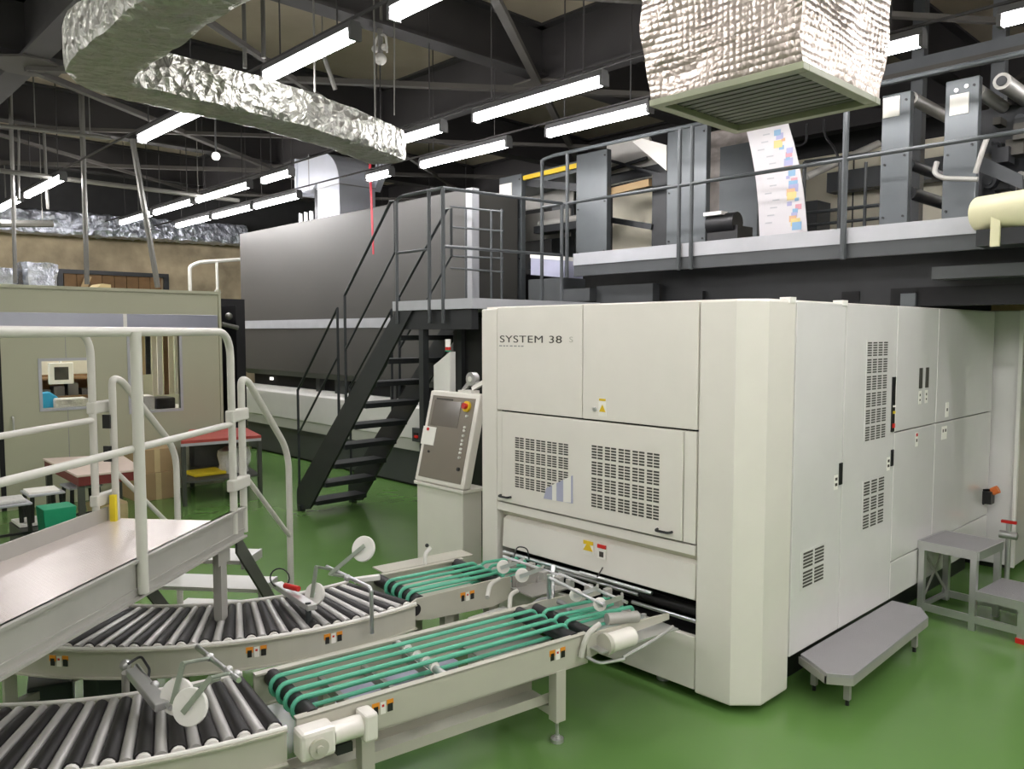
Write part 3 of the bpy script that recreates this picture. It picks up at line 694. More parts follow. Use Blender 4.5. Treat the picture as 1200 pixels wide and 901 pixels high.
part(hf, 'bed_plate', 'alu_matte', lambda m: m.box(-w2+.02, w2+.2, L2, L2+.30, .41, .418), M=M2)
for x in (-.05, .03, .10, .17):
    def lp4(m, x=x):
        pts = []; r = .034
        for k in range(9): pts.append((x, L2+.04-r*math.sin(PI*k/8), .45+r*math.cos(PI*k/8)))
        for k in range(9): pts.append((x, L2+.26+r*.6*math.sin(PI*k/8), .45-r*.6*math.cos(PI*k/8)))
        m.tube(pts, .0095, 8, closed=True)
    part(hf, 'green_belt', 'belt_green', lp4, smooth=True, M=M2)
for px, py in ((590,664),(612,674)):
    c = PZ(px, py, .55)
    gwheel(hf, c, (.62,-.76,.15), .037, c+Vector((.03,.13,.03)), .022, 'chrome')
part(hf, 'curved_arm', 'rail_paint', lambda m: m.tube(round_path([PZ(571,700,.47),PZ(574,685,.50),PZ(586,678,.52)],.05), .012, 10), smooth=True)
part(hf, 'curved_arm', 'rail_paint', lambda m: m.tube(round_path([PZ(597,716,.44),PZ(598,697,.49),PZ(606,692,.50)],.05), .012, 10), smooth=True)
part(hf, 'wheel_rod', 'chrome', lambda m: m.tube([PZ(590,652,.6),PZ(662,676,.58)], .008, 8), smooth=True)
part(hf, 'upright_rod', 'chrome', lambda m: m.tube([PZ(647,712,.40),PZ(648,662,.60)], .012, 8), smooth=True)
for px,py in ((600,660),(622,664),(637,674),(655,680)):
    c = PZ(px, py, .57)
    part(hf, 'clamp_block', 'alu_matte', lambda m: m.box(c.x-.018,c.x+.018,c.y-.02,c.y+.02,c.z-.022,c.z+.022), bevel=.004)
part(hf, 'cable_loop', 'plastic_black', lambda m: m.tube(round_path([PZ(600,660,.52),PZ(606,640,.58),PZ(618,642,.58),PZ(620,655,.5)],.05), .004, 6), smooth=True)
part(hf, 'hose', 'ink_grey', lambda m: m.tube(round_path([PZ(618,716,.42),PZ(635,700,.45),PZ(660,706,.45),PZ(668,716,.42)],.1), .014, 10), smooth=True)

# ================================================================== CURVED ROLLER CONVEYORS
def curved(name, label, cx, cy, r0, r1, a0, a1, n, loc, legs, stickers):
    """rollers between radii r0 (left) and r1 (right); angles in degrees from +X axis"""
    t = thing(name, label, 'conveyor', loc)
    def P(r, a, z): return Vector((cx+r*math.cos(R(a)), cy+r*math.sin(R(a)), z))
    def arc_rail(m, r, s, zb=.335, zt=.462):
        N = 40; prof = [(0,zb),(s*.022,zb),(s*.022,zb+.006),(s*.006,zb+.006),(s*.006,zt-.006),(s*.022,zt-.006),(s*.022,zt),(0,zt)]
        prev = None
        for i in range(N+1):
            a = a0+(a1-a0)*i/N
            cur = [m.v(P(r+d, a, z)) for d, z in prof]
            if prev:
                for j in range(len(prof)): m.f([prev[j], prev[(j+1) % len(prof)], cur[(j+1) % len(prof)], cur[j]])
            else: m.f(cur)
            prev = cur
        m.f(prev)
    outer = part(t, 'side_rail', 'conveyor_paint', lambda m: arc_rail(m, r1+.012, 1))
    part(t, 'side_rail', 'conveyor_paint', lambda m: arc_rail(m, r0-.012, -1))
    # top wear strips
    def strip(m, r):
        N = 40; m.tube([P(r, a0+(a1-a0)*i/N, .468) for i in range(N+1)], .008, 8)
    part(outer, 'wear_strip', 'plastic_white', lambda m: strip(m, r1+.02), smooth=True)
    part(t, 'wear_strip', 'plastic_white', lambda m: strip(m, r0-.02), smooth=True)
    da = (a1-a0)/n
    for i in range(n):
        a = a0+da*(i+.3)
        k = R(abs(da))
        ri, ro = r0*k*.29, r1*k*.29
        ro = min(ro, .036); ri = min(ri, .028)
        part(t, 'rubber_roller', 'rubber_black', lambda m: m.tube([P(r0+.012,a,.452-ri*.0), P(r1-.02,a,.452)], [ri, ro], 12), smooth=True)
        part(t, 'roller_cap', 'plastic_white', lambda m: m.disc(P(r1-.012,a,.452), P(1,a,0)-P(0,a,0), ro*.8, .016, 12), smooth=True)
        a2 = a+da*.5
        part(t, 'steel_roller', 'roller_silver', lambda m: m.tube([P(r0+.004,a2,.455), P(r1-.004,a2,.455)], [ri*.8, ro*.72], 12), smooth=True)
    for a in legs:
        for r in (r0+.03, r1-.03):
            p = P(r, a, 0)
            part(t, 'leg', 'conveyor_paint', lambda m: m.box(p.x-.025,p.x+.025,p.y-.025,p.y+.025,.10,.34))
            part(t, 'levelling_foot', 'alu', lambda m: foot(m, p.x, p.y), smooth=True)
        p, q = P(r0+.03, a, .14), P(r1-.03, a, .14)
        part(t, 'leg_crossbar', 'conveyor_paint', lambda m: m.beam(p, q, .035, .04))
    for a in stickers:
        p = P(r1+.018, a, 0)
        MM = Matrix.Translation(p) @ Matrix.Rotation(R(a), 4, 'Z')
        def st(m):
            stick(m, .0, 0, .405, 1, 1.0)
        part(outer, 'warning_sticker', 'orange_lbl', st, M=MM)
    return t, P
ncv, PN = curved('roller_conveyor', 'nearest curved conveyor of black and silver rollers, cut by the bottom left corner', -4.61, 1.63, 1.61, 2.11, -9, -78, 24, (-2.9, .9, 0), (-20, -50, -74), (-29.5,))
fcv, PF = curved('roller_conveyor', 'farther curved conveyor of black and silver rollers under the aluminium bridge', -4.90, 2.22, 1.15, 1.66, 6, -84, 26, (-3.5, 1.7, 0), (-8, -38, -62), (-51, -22, -10))

# guide wheel stands ------------------------------------------------------
gs = thing('guide_wheel_stand', 'steel guide arm with two big white wheels over the nearest rollers', 'wheel guide', (-3.05, 1.0, 0))
pz = lambda px, py, z: PZ(px, py, z)
base_ = pz(147, 822, .40)
part(gs, 'upright_rod', 'alu_matte', lambda m: m.tube([base_+Vector((0,0,-.06)), pz(147,788,.56)], .014, 10), smooth=True)
part(gs, 'clamp', 'alu', lambda m: m.ball(pz(147,779,.57), .022, 8), smooth=True)
part(gs, 'clamp', 'alu', lambda m: m.ball(pz(181,803,.55), .018, 8), smooth=True)
part(gs, 'slide_block', 'alu', lambda m: m.beam(pz(155,786,.56), pz(190,828,.53), .05, .03), bevel=.004)
part(gs, 'cross_rod', 'chrome', lambda m: m.tube([pz(160,780,.57), pz(200,830,.53)], .009, 8), smooth=True)
part(gs, 'holder_bar', 'chrome', lambda m: m.tube([pz(231,758,.62), pz(280,797,.62)], .010, 10), smooth=True)
c1, c2 = pz(208,816,.555), pz(223,828,.56)
gwheel(gs, c1, (.55,-.75,.28), .064, pz(246,771,.62))
gwheel(gs, c2, (.55,-.75,.28), .064, pz(268,789,.63))
part(gs, 'holder_link', 'arm_steel', lambda m: m.beam(pz(208,810,.57), pz(258,795,.61), .02, .008))
for px, py in ((246,770),(268,785),(277,790)):
    part(gs, 'clamp', 'alu', lambda m: m.ball(pz(px,py,.62), .017, 8), smooth=True)
part(gs, 'air_hose', 'plastic_black', lambda m: m.tube(round_path([pz(150,778,.58),pz(165,768,.6),pz(176,785,.58),pz(172,800,.54)],.05), .005, 6), smooth=True)

gf = thing('guide_wheel_stand', 'steel guide arm with two white wheels, one raised, over the farther rollers', 'wheel guide', (-3.6, 2.0, 0))
part(gf, 'upright_rod', 'stair_rail', lambda m: m.tube([pz(362,762,.34), pz(361,706,.56)], .014, 10), smooth=True)
part(gf, 'slide_block', 'alu', lambda m: m.beam(pz(325,685,.54), pz(366,712,.54), .05, .03), bevel=.004)
part(gf, 'air_valve', 'red', lambda m: m.tube([pz(334,686,.58), pz(350,690,.58)], .014, 10), smooth=True)
part(gf, 'air_hose', 'plastic_black', lambda m: m.tube([pz(328,684,.56)+Vector((.05*math.cos(a*PI/8)*.7, .05*math.cos(a*PI/8)*.7, .05*math.sin(a*PI/8)+.03)) for a in range(16)], .004, 6, closed=True), smooth=True)
cA = pz(369,696,.555)
gwheel(gf, cA, (.35,-.85,.35), .055, pz(395,668,.62))
cB = pz(426,643,.80)
gwheel(gf, cB, (.35,-.85,.35), .062, pz(408,676,.62))
part(gf, 'holder_bar', 'chrome', lambda m: m.tube(round_path([pz(383,664,.63), pz(400,672,.63), pz(435,689,.63), pz(436,742,.40)],.03), .010, 10), smooth=True)
part(gf, 'clamp', 'alu', lambda m: m.ball(pz(394,669,.63), .018, 8), smooth=True)
part(gf, 'clamp', 'alu', lambda m: m.ball(pz(407,677,.63), .018, 8), smooth=True)
part(gf, 'sensor', 'plastic_white', lambda m: m.beam(pz(415,680,.50), pz(445,676,.50), .03, .03), bevel=.005)

# stuff under the conveyors
tag(MB().m('base_white').box(-3.20,-2.94,2.72,2.98,0,.32).m('ink_grey').box(-2.94,-2.936,2.84,2.845,.02,.32).build('cable_cabinet', at=(-3.35,2.8,0), bevel=.006), 'low white cabinet on the floor below the green belts', 'cabinet')
tag(MB().m('lavender').box(-3.22,-2.95,1.75,2.45,0,.24).build('storage_bin', at=(-3.1,2.1,0), bevel=.01), 'pale lavender grey bin under the nearest belt conveyor', 'bin')
tag(MB().m('green_dark').box(-4.05,-3.82,1.06,1.26,0,.31).build('motor_cabinet', at=(-3.93,1.16,0), bevel=.006), 'dark green box under the farther roller conveyor', 'box')
tag(MB().m('green_dark').prism([(-4.47,.93),(-4.2,.86),(-4.14,1.04),(-4.42,1.12)], 0, .18).build('toolbox', at=(-4.3,1.0,0), bevel=.01), 'green metal box lying on floor behind the nearest rollers', 'box')

# ================================================================== ALUMINIUM BRIDGE (walkway over the conveyor)
ub = Vector((-math.sin(R(40.4)), math.cos(R(40.4)), 0)); vb = Vector((math.cos(R(40.4)), math.sin(R(40.4)), 0))
def B(a, s, z): return ub*a - vb*s + Vector((0,0,z))
SR, SL, A0, A1b = 1.77, 2.48, 1.7, 3.80
br = thing('crossing_bridge', 'aluminium footbridge with checker plate deck and tube handrails over the roller conveyors', 'footbridge', tuple(B(2.8, 2.1, 0)))
def bb(m, a0, a1, s0, s1, z0, z1):
    m.hexa([B(a0,s0,z0),B(a1,s0,z0),B(a1,s1,z0),B(a0,s1,z0),B(a0,s0,z1),B(a1,s0,z1),B(a1,s1,z1),B(a0,s1,z1)])
deck = part(br, 'deck', 'checker_plate', lambda m: bb(m, A0, A1b+.05, SL, SR+.0, .865, .885))
cr = part(br, 'curb', 'alu_matte', lambda m: (bb(m, A0, A1b, SR-.012, SR, .82, .975), bb(m, A0, A1b, SR-.03, SR, .965, .975), bb(m, A0, A1b, SR-.03, SR, .82, .83), bb(m, A0, A1b, SR-.018, SR, .855, .862)))
cl_ = part(br, 'curb', 'alu_matte', lambda m: (bb(m, A0, A1b, SL, SL+.012, .82, .955), bb(m, A0, A1b, SL, SL+.03, .82, .83)))
# handrails
def hrail(m, s, aend, zend, r=.018):
    m.tube(round_path([B(A0,s,1.85), B(aend,s,1.85), B(aend,s,zend)], .13, 8), r, 12)
part(br, 'handrail', 'rail_paint', lambda m: hrail(m, SR-.01, 3.70, .86), smooth=True)
part(br, 'handrail', 'rail_paint', lambda m: hrail(m, SL+.02, 3.73, .86), smooth=True)
part(br, 'mid_rail', 'rail_paint', lambda m: m.tube([B(A0,SR-.01,1.402), B(3.70,SR-.01,1.402)], .015, 12), smooth=True)
part(br, 'mid_rail', 'rail_paint', lambda m: m.tube([B(A0,SL+.02,1.41), B(3.73,SL+.02,1.41)], .015, 12), smooth=True)
part(br, 'post', 'rail_paint', lambda m: m.tube([B(2.87,SR-.03,.84), B(2.87,SR-.03,1.85)], .021, 14), smooth=True)
part(br, 'post', 'rail_paint', lambda m: m.tube([B(2.2,SL+.02,.84), B(2.2,SL+.02,1.85)], .018, 12), smooth=True)
for (ac, s) in ((3.76, SR-.01), (3.80, SL+.02)):
    for zc in (1.44, 1.10) if s < 2 else (1.47, 1.0):
        part(br, 'rail_clamp', 'rail_paint', lambda m: (bb(m, ac-.09, ac+.09, s-.022, s+.022, zc-.03, zc+.03)), bevel=.008)
# legs
def bleg(a, s, name='leg'):
    part(br, name, 'alu_matte', lambda m: (bb(m, a-.03, a+.03, s-.02, s+.02, .02, .84), bb(m, a-.05, a+.05, s-.035, s+.035, 0, .02), bb(m, a-.06, a+.06, s-.024, s-.016, .74, .86)))
bleg(3.60, SR+.02); bleg(2.0, SL-.02); bleg(3.60, SL-.02)
# stairs at far end
nt_, run = 3, .24
for i in range(3):
    a = A1b + .10 + i*.20; z = .885 - .215*(i+1)
    tr = part(br, 'tread', 'base_white', lambda m: bb(m, a-.02, a+.21, SR+.05, SL-.03, z-.02, z), label='pale metal stair tread')
    part(tr, 'tread_edge', 'alu', lambda m: bb(m, a-.02, a+.21, SR+.03, SR+.045, z-.045, z+.002))
for s in (SR+.015, SL-.01):
    part(br, 'stair_stringer', 'frame_grey', lambda m: m.extr([B(A1b-.02,s,.86),B(A1b-.02,s,.74),B(A1b+.66,s,.02),B(A1b+.76,s,.02)], -vb*.012))
    part(br, 'stair_handrail', 'rail_paint', lambda m: m.tube(round_path([B(3.82,s-.02,.84),B(3.82,s-.02,1.615),B(3.90,s-.02,1.60),B(4.36,s-.02,1.21),B(4.42,s-.02,1.10),B(4.42,s-.02,.02)],.09,6), .018, 12), smooth=True)
    part(br, 'stair_mid_rail', 'rail_paint', lambda m: m.tube([B(3.82,s-.02,1.14),B(4.42,s-.02,.66)], .013, 10), smooth=True)
part(br, 'yellow_tag', 'yellow', lambda m: bb(m, 3.78, 3.80, SL-.05, SL-.02, .885, 1.02))
part(br, 'bracket', 'plastic_black', lambda m: bb(m, 3.79, 3.80, SL-.03, SL+.01, 1.19, 1.27))
part(br, 'bracket', 'plastic_black', lambda m: bb(m, 3.79, 3.80, SL-.03, SL+.01, 1.36, 1.43))

# ================================================================== RIGHT: STEP PLATFORM AND STEP STOOL
sp = thing('step_platform', 'low grey tread plate step standing along the white machine side', 'step', (-1.74, 4.4, 0))
spoly = [(-1.868,3.82),(-1.67,3.69),(-1.57,3.76),(-1.61,4.86),(-1.70,5.0),(-1.868,5.0)]
part(sp, 'top_plate', 'step_plate', lambda m: m.prism(spoly, .185, .205), bevel=.003)
part(sp, 'edge_trim', 'alu_matte', lambda m: [m.extr([(*spoly[i],.15),(*spoly[i+1],.15),(*spoly[i+1],.188),(*spoly[i],.188)], (-.01,.0,0)) for i in range(4)])
for (x, y) in ((-1.64,3.86),(-1.66,4.80),(-1.83,3.9),(-1.83,4.8)):
    lg = part(sp, 'leg', 'alu_matte', lambda m: m.box(x-.014,x+.014,y-.014,y+.014,.03,.185))
    part(lg, 'foot_pad', 'plastic_black', lambda m: m.tube([(x,y,0),(x,y,.03)], .01, 10))

MS = Matrix.Translation(Vector((-1.87, 5.43, 0))) @ Matrix.Rotation(R(-4), 4, 'Z')
ss = thing('step_stool', 'two step aluminium stool with cross braces beside the machine', 'step stool', (-1.6, 5.7, 0))
sw, sd, sh = .33, .40, .50
def L_(m, x, y, z0, z1): m.box(x-.018, x+.018, y-.018, y+.018, z0, z1)
part(ss, 'top_step', 'step_plate', lambda m: m.box(0, sw+.02, 0, sd, sh-.02, sh), M=MS, bevel=.003)
part(ss, 'top_frame', 'alu', lambda m: (m.box(0,sw+.02,-.01,.0,sh-.055,sh), m.box(0,sw+.02,sd,sd+.01,sh-.055,sh), m.box(-.01,0,0,sd,sh-.055,sh), m.box(sw+.02,sw+.03,0,sd,sh-.055,sh)), M=MS)
for (x, y) in ((.02,.01),(sw,.01),(.02,sd-.01),(sw,sd-.01)):
    part(ss, 'leg', 'alu', lambda m: L_(m, x, y, .03 if x < .1 else .0, sh-.03), M=MS)
part(ss, 'lower_step', 'step_plate', lambda m: m.box(sw+.02, sw+.30, 0, sd, .235, .255), M=MS, bevel=.003)
part(ss, 'lower_frame', 'alu', lambda m: (m.box(sw+.02,sw+.30,-.01,0,.20,.255), m.box(sw+.02,sw+.30,sd,sd+.01,.20,.255), m.box(sw+.30,sw+.31,0,sd,.20,.255)), M=MS)
for (x, y) in ((sw+.27,.01),(sw+.27,sd-.01)):
    lg = part(ss, 'leg', 'alu', lambda m: L_(m, x, y, .03, .22), M=MS)
    part(lg, 'red_foot', 'red', lambda m: m.box(x-.024,x+.024,y-.024,y+.024,0,.03), M=MS, label='red rubber foot')
part(ss, 'base_rail', 'alu', lambda m: (m.box(0,sw+.27,-.006,.012,.05,.095), m.box(0,sw+.27,sd-.012,sd+.006,.05,.095), m.box(.0,.02,0,sd,.05,.08)), M=MS)
part(ss, 'cross_brace', 'alu_matte', lambda m: (m.beam((.02,.02,.1),(.02,sd-.02,.44),.02,.006,up=(1,0,0)), m.beam((.02,.02,.44),(.02,sd-.02,.1),.02,.006,up=(1,0,0))), M=MS)
part(ss, 'cross_brace', 'alu_matte', lambda m: (m.beam((sw+.03,sd,.09),(sw+.26,sd,.22),.02,.006,up=(0,1,0)), m.beam((sw+.03,sd,.22),(sw+.26,sd,.09),.02,.006,up=(0,1,0))), M=MS)
rv = PX(1163, 656, -1.80)
tv = thing('valve', 'small pipe valve with red handle seen behind the step stool', 'valve', (rv.x+.1, rv.y, 0))
part(tv, 'valve_body', 'alu', lambda m: (m.tube([(rv.x+.1,rv.y,0),(rv.x+.1,rv.y,.42)], .018, 10), m.tube([(rv.x+.04,rv.y,.33),(rv.x+.16,rv.y,.33)], .03, 12)), smooth=True)
part(tv, 'valve_handle', 'red', lambda m: m.box(rv.x+.05,rv.x+.15,rv.y-.015,rv.y+.015,.42,.44))

# ================================================================== LARGE GREY DRYER
gd = thing('dryer_unit', 'big dark grey dryer housing with pale band and white lower base behind the stairs', 'machine', (-9.0, 6.6, 0))
GX0, GX1, GY = -12.1, -6.62, 5.62
part(gd, 'upper_housing', 'dark_grey_paint', lambda m: m.extr([(GX0,GY,1.28),(GX0,GY,3.38),(GX0,GY+.78,3.38),(GX0,GY+.78,1.2),(GX0,GY+.08,1.2)], (GX1-GX0,0,0)), bevel=.012)
part(gd, 'end_post', 'fascia_light', lambda m: m.box(GX1, GX1+.10, GY+.0, GY+.10, .03, 3.38))
part(gd, 'trim_band', 'fascia_light', lambda m: m.box(GX0+.01, GX1, GY-.012, GY+.0, 1.90, 2.02))
part(gd, 'recess', 'gap_black', lambda m: m.box(GX0+.05, GX1, GY+.18, GY+.72, .6, 1.2))
for xx, w in ((-10.0,.1),(-9.5,.25),(-8.2,.12),(-7.2,.2)):
    part(gd, 'support_bracket', 'dark_skirt', lambda m: m.box(xx, xx+w, GY+.1, GY+.18, .95, 1.2))
part(gd, 'small_lamp', 'lamp_white', lambda m: m.box(-11.5,-11.42,GY+.16,GY+.18,1.11,1.15))
part(gd, 'lower_cover', 'base_white', lambda m: m.extr([(GX0,GY+.12,1.03),(GX0,GY+.02,.95),(GX0,GY+.02,.58),(GX0,GY+.5,.58),(GX0,GY+.5,1.03)], (GX1-GX0,0,0)), bevel=.01)
part(gd, 'lower_trim', 'base_white_low', lambda m: m.box(GX0, GX1, GY+.03, GY+.45, .44, .578))
part(gd, 'skirt', 'dark_skirt', lambda m: m.box(GX0+.02, GX1, GY+.06, GY+.7, .03, .438))
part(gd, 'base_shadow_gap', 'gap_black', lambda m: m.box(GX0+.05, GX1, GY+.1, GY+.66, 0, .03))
# little control boxes on the base
q = PY(490, 510, GY+.02)
part(gd, 'switch_box', 'fascia_dark', lambda m: m.box(q.x-.05, q.x+.12, GY-.03, GY+.02, q.z-.07, q.z+.09).m('plastic_black').box(q.x-.01,q.x+.07,GY-.04,GY-.03,q.z-.03,q.z+.04).m('red').box(q.x+.03,q.x+.08,GY-.06,GY-.04,q.z-.02,q.z+.01))
q = PY(404, 487, GY+.02)
part(gd, 'switch_box', 'base_white_low', lambda m: m.box(q.x-.05, q.x+.06, GY-.03, GY+.02, q.z-.25, q.z+.15))
for xx in (-10.35,-10.2,-10.05,-9.9):
    part(gd, 'cable_conduit', 'alu', lambda m: m.tube([(xx,GY+.1,3.38),(xx,GY+.1,3.52)], .025, 8), smooth=True)

el = thing('elbow_duct', 'shiny silver sheet metal elbow duct rising from the dark grey dryer', 'duct', (-9.5, 5.95, 3.38))
EY0, EY1 = 5.66, 6.22
prof = [(-9.78,3.38),(-9.22,3.38),(-9.22,3.78)]
for k in range(1, 8):
    t = k/8*PI/2; prof.append((-9.22-.44*(1-math.cos(t))*1.0, 3.78+.46*math.sin(t)))
prof += [(-9.70,4.24),(-10.30,4.25),(-10.30,3.80),(-9.92,3.80),(-9.78,3.88)]
part(el, 'elbow_body', 'duct_silver', lambda m: m.extr([(x,EY0,z) for x,z in prof], (0,EY1-EY0,0)), bevel=.006)
part(el, 'flange', 'duct_silver', lambda m: m.box(-10.34,-10.30,EY0-.03,EY1+.03,3.76,4.265))
part(el, 'seam', 'ink_grey', lambda m: (m.box(-9.79,-9.21,EY0-.006,EY1+.006,3.775,3.79), m.box(-10.0,-9.985,EY0-.006,EY0,3.8,4.28)))
part(el, 'side_flare', 'duct_silver', lambda m: m.extr([(-9.2,EY1,4.2),(-8.95,EY1,4.25),(-8.95,EY1,4.15),(-9.25,EY1,3.75)], (0,.1,0)))
part(el, 'support_bracket', 'press_dark', lambda m: m.box(-9.85,-9.79,EY0,EY0+.4,3.38,3.8))
# red hanging strap in front of elbow
st = PY(433, 190, 5.5); sb_ = PY(437, 298, 5.5)
tag(MB().m('red_tape').extr([Vector((st.x-.02,5.5,st.z)),Vector((st.x+.03,5.5,st.z)),Vector((sb_.x+.02,5.5,sb_.z)),Vector((sb_.x-.01,5.5,sb_.z))],(0,.006,0)).build('hanging_strap', at=(st.x,5.5,sb_.z)), 'red strap hanging down over the silver elbow duct and dark dryer', 'strap')

# ================================================================== FOIL DUCTS
def rect_sweep(m, path, w, h, N=None, crinkle=.012, sub=10):
    """path: list of centre points (x,y,z). rectangular section with crinkled faces"""
    P = [Vector(p) for p in path]
    dense = []
    for i in range(len(P)-1):
        n = max(1, int((P[i+1]-P[i]).length/.05))
        for k in range(n): dense.append(P[i].lerp(P[i+1], k/n))
    dense.append(P[-1])
    S = []
    q = 7
    for k in range(q): S.append((-.5+k/q, .5))
    for k in range(5): S.append((.5, .5-k/5))
    for k in range(q): S.append((.5-k/q, -.5))
    for k in range(5): S.append((-.5, -.5+k/5))
    prev = None
    for i, p in enumerate(dense):
        t = (dense[min(i+2, len(dense)-1)]-dense[max(i-2, 0)]).normalized(); sd = t.cross(Vector((0,0,1))).normalized()
        cur = []
        for a, b in S:
            v = p + sd*(a*w) + Vector((0,0,b*h))
            rr = 1-.06*(abs(a) > .45 and abs(b) > .4)
            v = p + (v-p)*rr
            nz = noise.noise_vector(v*7.0)*crinkle*1.6 + noise.noise_vector(v*19.0)*crinkle*.9
            cur.append(m.v(v+nz))
        if prev:
            for j in range(len(S)): m.f([prev[j], prev[(j+1) % len(S)], cur[(j+1) % len(S)], cur[j]])
        else: m.f(cur)
        prev = cur
    m.f(prev)
fd = thing('foil_duct', 'crinkled silver foil duct bending across the ceiling at upper left', 'duct', (-5.0, 2.0, 3.3))
path = round_path([(-1.6,1.46,3.41),(-4.0,1.46,3.41),(-5.15,1.46,3.41),(-5.22,2.6,3.41),(-5.45,3.4,3.41),(-5.72,3.98,3.41)], .42, 8)
part(fd, 'foil_wrap', 'foil', lambda m: rect_sweep(m, path, .36, .26, crinkle=.007), smooth=False)
def hang(x, y, zb): part(fd, 'hanger_rod', 'conduit', lambda m: m.tube([(x,y,zb),(x,y,ZC)], .008, 6))
hang(-5.55, 3.75, 3.5); hang(-5.02, 2.9, 3.5); hang(-4.6,1.75,3.4); hang(-3.6,1.22,3.4)
ff = thing('foil_duct', 'long flat silver foil duct running along the far concrete wall', 'duct', (-14.7, 4.0, 3.4))
part(ff, 'foil_wrap', 'foil_far', lambda m: rect_sweep(m, [(-14.72,-.5,3.60),(-14.72,3.4,3.61),(-14.72,6.9,3.68)], .4, .36, crinkle=.02))
for y in (1.0, 3.0, 5.0):
    part(ff, 'hanger_rod', 'conduit', lambda m: m.tube([(-14.7,y,3.7),(-14.7,y,ZC)], .01, 6))

# ================================================================== BUBBLE FOIL WRAPPED BOX
hb = thing('wrapped_unit', 'hanging box wrapped in silver bubble foil with open green framed underside', 'air unit', (-2.1, 3.8, 3.0))
HX0, HX1, HY0, HY1, HZ = -2.50, -1.70, 3.36, 4.16, 3.0
def wrapf(m):
    N = 22; levels = 22
    prev = None
    for l in range(levels+1):
        z = HZ+.02 + (1.0)*l/levels
        swell = .005 + .03*math.sin(min(1, l/levels*1.3)*PI*.6)
        cur = []
        per = []
        for i in range(N): per.append((-1+2*i/N, -1))
        for i in range(N): per.append((1, -1+2*i/N))
        for i in range(N): per.append((1-2*i/N, 1))
        for i in range(N): per.append((-1, 1-2*i/N))
        for a, b in per:
            x = (HX0+HX1)/2 + a*((HX1-HX0)/2+swell); y = (HY0+HY1)/2 + b*((HY1-HY0)/2+swell)
            p = Vector((x, y, z)); nz = noise.noise_vector(p*3.4)*.035*(min(1, l/2)) + noise.noise_vector(p*8)*.012*(min(1, l/2))
            cur.append(m.v(p+nz))
        if prev:
            for j in range(len(cur)): m.f([prev[j], prev[(j+1) % len(cur)], cur[(j+1) % len(cur)], cur[j]])
        prev = cur
    m.f(prev)
fw_ = part(hb, 'foil_wrap', 'bubble_foil', wrapf, smooth=True)
def ringf(m):
    t = .045
    m.box(HX0-.01,HX1+.01,HY0-.01,HY0+t,HZ-.012,HZ+.02); m.box(HX0-.01,HX1+.01,HY1-t,HY1+.01,HZ-.012,HZ+.02)
    m.box(HX0-.01,HX0+t,HY0+t,HY1-t,HZ-.012,HZ+.02); m.box(HX1-t,HX1+.01,HY0+t,HY1-t,HZ-.012,HZ+.02)
part(hb, 'bottom_frame', 'frame_green', ringf, bevel=.003)
part(hb, 'filter_panel', 'under_green', lambda m: [m.box(HX0+.04,HX1-.04,HY0+.04+i*.061,HY0+.04+i*.061+.045,HZ+.02,HZ+.03) for i in range(12)])
part(hb, 'inner_panel', 'green_dark', lambda m: m.box(HX0+.03,HX1-.03,HY0+.03,HY1-.03,HZ+.04,HZ+.05))
for x, y in ((HX0+.05,HY0+.05),(HX1-.05,HY0+.05),(HX0+.05,HY1-.05),(HX1-.05,HY1-.05)):
    part(hb, 'hanger_rod', 'conduit', lambda m: m.tube([(x,y,HZ+.9),(x,y,ZC)], .008, 6))

# ================================================================== STAIRS
stt = thing('steel_staircase', 'dark open tread steel staircase with thin handrails leading up to the landing', 'staircase', (-6.6, 4.36, 0))
SY0, SY1 = 4.05, 4.67
xb, xt, zt_ = -7.47, -5.70, 2.03
for y in (SY0, SY1):
    part(stt, 'stringer', 'stair_black', lambda m: m.extr([(xb-.02,y-.012,.05),(xb+.10,y-.012,.02),(xb+.24,y-.012,.05),(xt+.24,y-.012,zt_),(xt-.0,y-.012,zt_),(xb-.02,y-.012,.22)], (0,.024,0)))
ns = 9
for i in range(ns):
    z = .14 + i*(zt_-.14)/ns; x = xb+.12 + (xt-xb)*(z-.02)/zt_*1.0
    t_ = part(stt, 'tread', 'stair_black', lambda m: m.box(x-.11, x+.12, SY0+.012, SY1-.012, z-.045, z), bevel=.002)
def hr(y):
    part(stt, 'handrail', 'stair_rail', lambda m: m.tube([(-7.45,y,.2),(-7.45,y,1.25),(-6.66,y,2.07),(-6.66,y,1.02)], .014, 8), smooth=False)
    part(stt, 'handrail', 'stair_rail', lambda m: m.tube([(-6.53,y,1.1),(-6.53,y,2.19),(-5.77,y,2.97),(-5.71,y,2.97),(-5.71,y,2.54)], .014, 8))
    part(stt, 'mid_rail', 'stair_rail', lambda m: m.tube([(-7.45,y,.80),(-6.66,y,1.62)], .011, 8))
    part(stt, 'mid_rail', 'stair_rail', lambda m: m.tube([(-6.53,y,1.68),(-5.71,y,2.54)], .011, 8))
hr(SY0); hr(SY1)
part(stt, 'foot_plate', 'stair_black', lambda m: (m.box(xb+.02,xb+.08,SY0-.03,SY0+.03,0,.06), m.box(xb+.02,xb+.08,SY1-.03,SY1+.03,0,.06)))

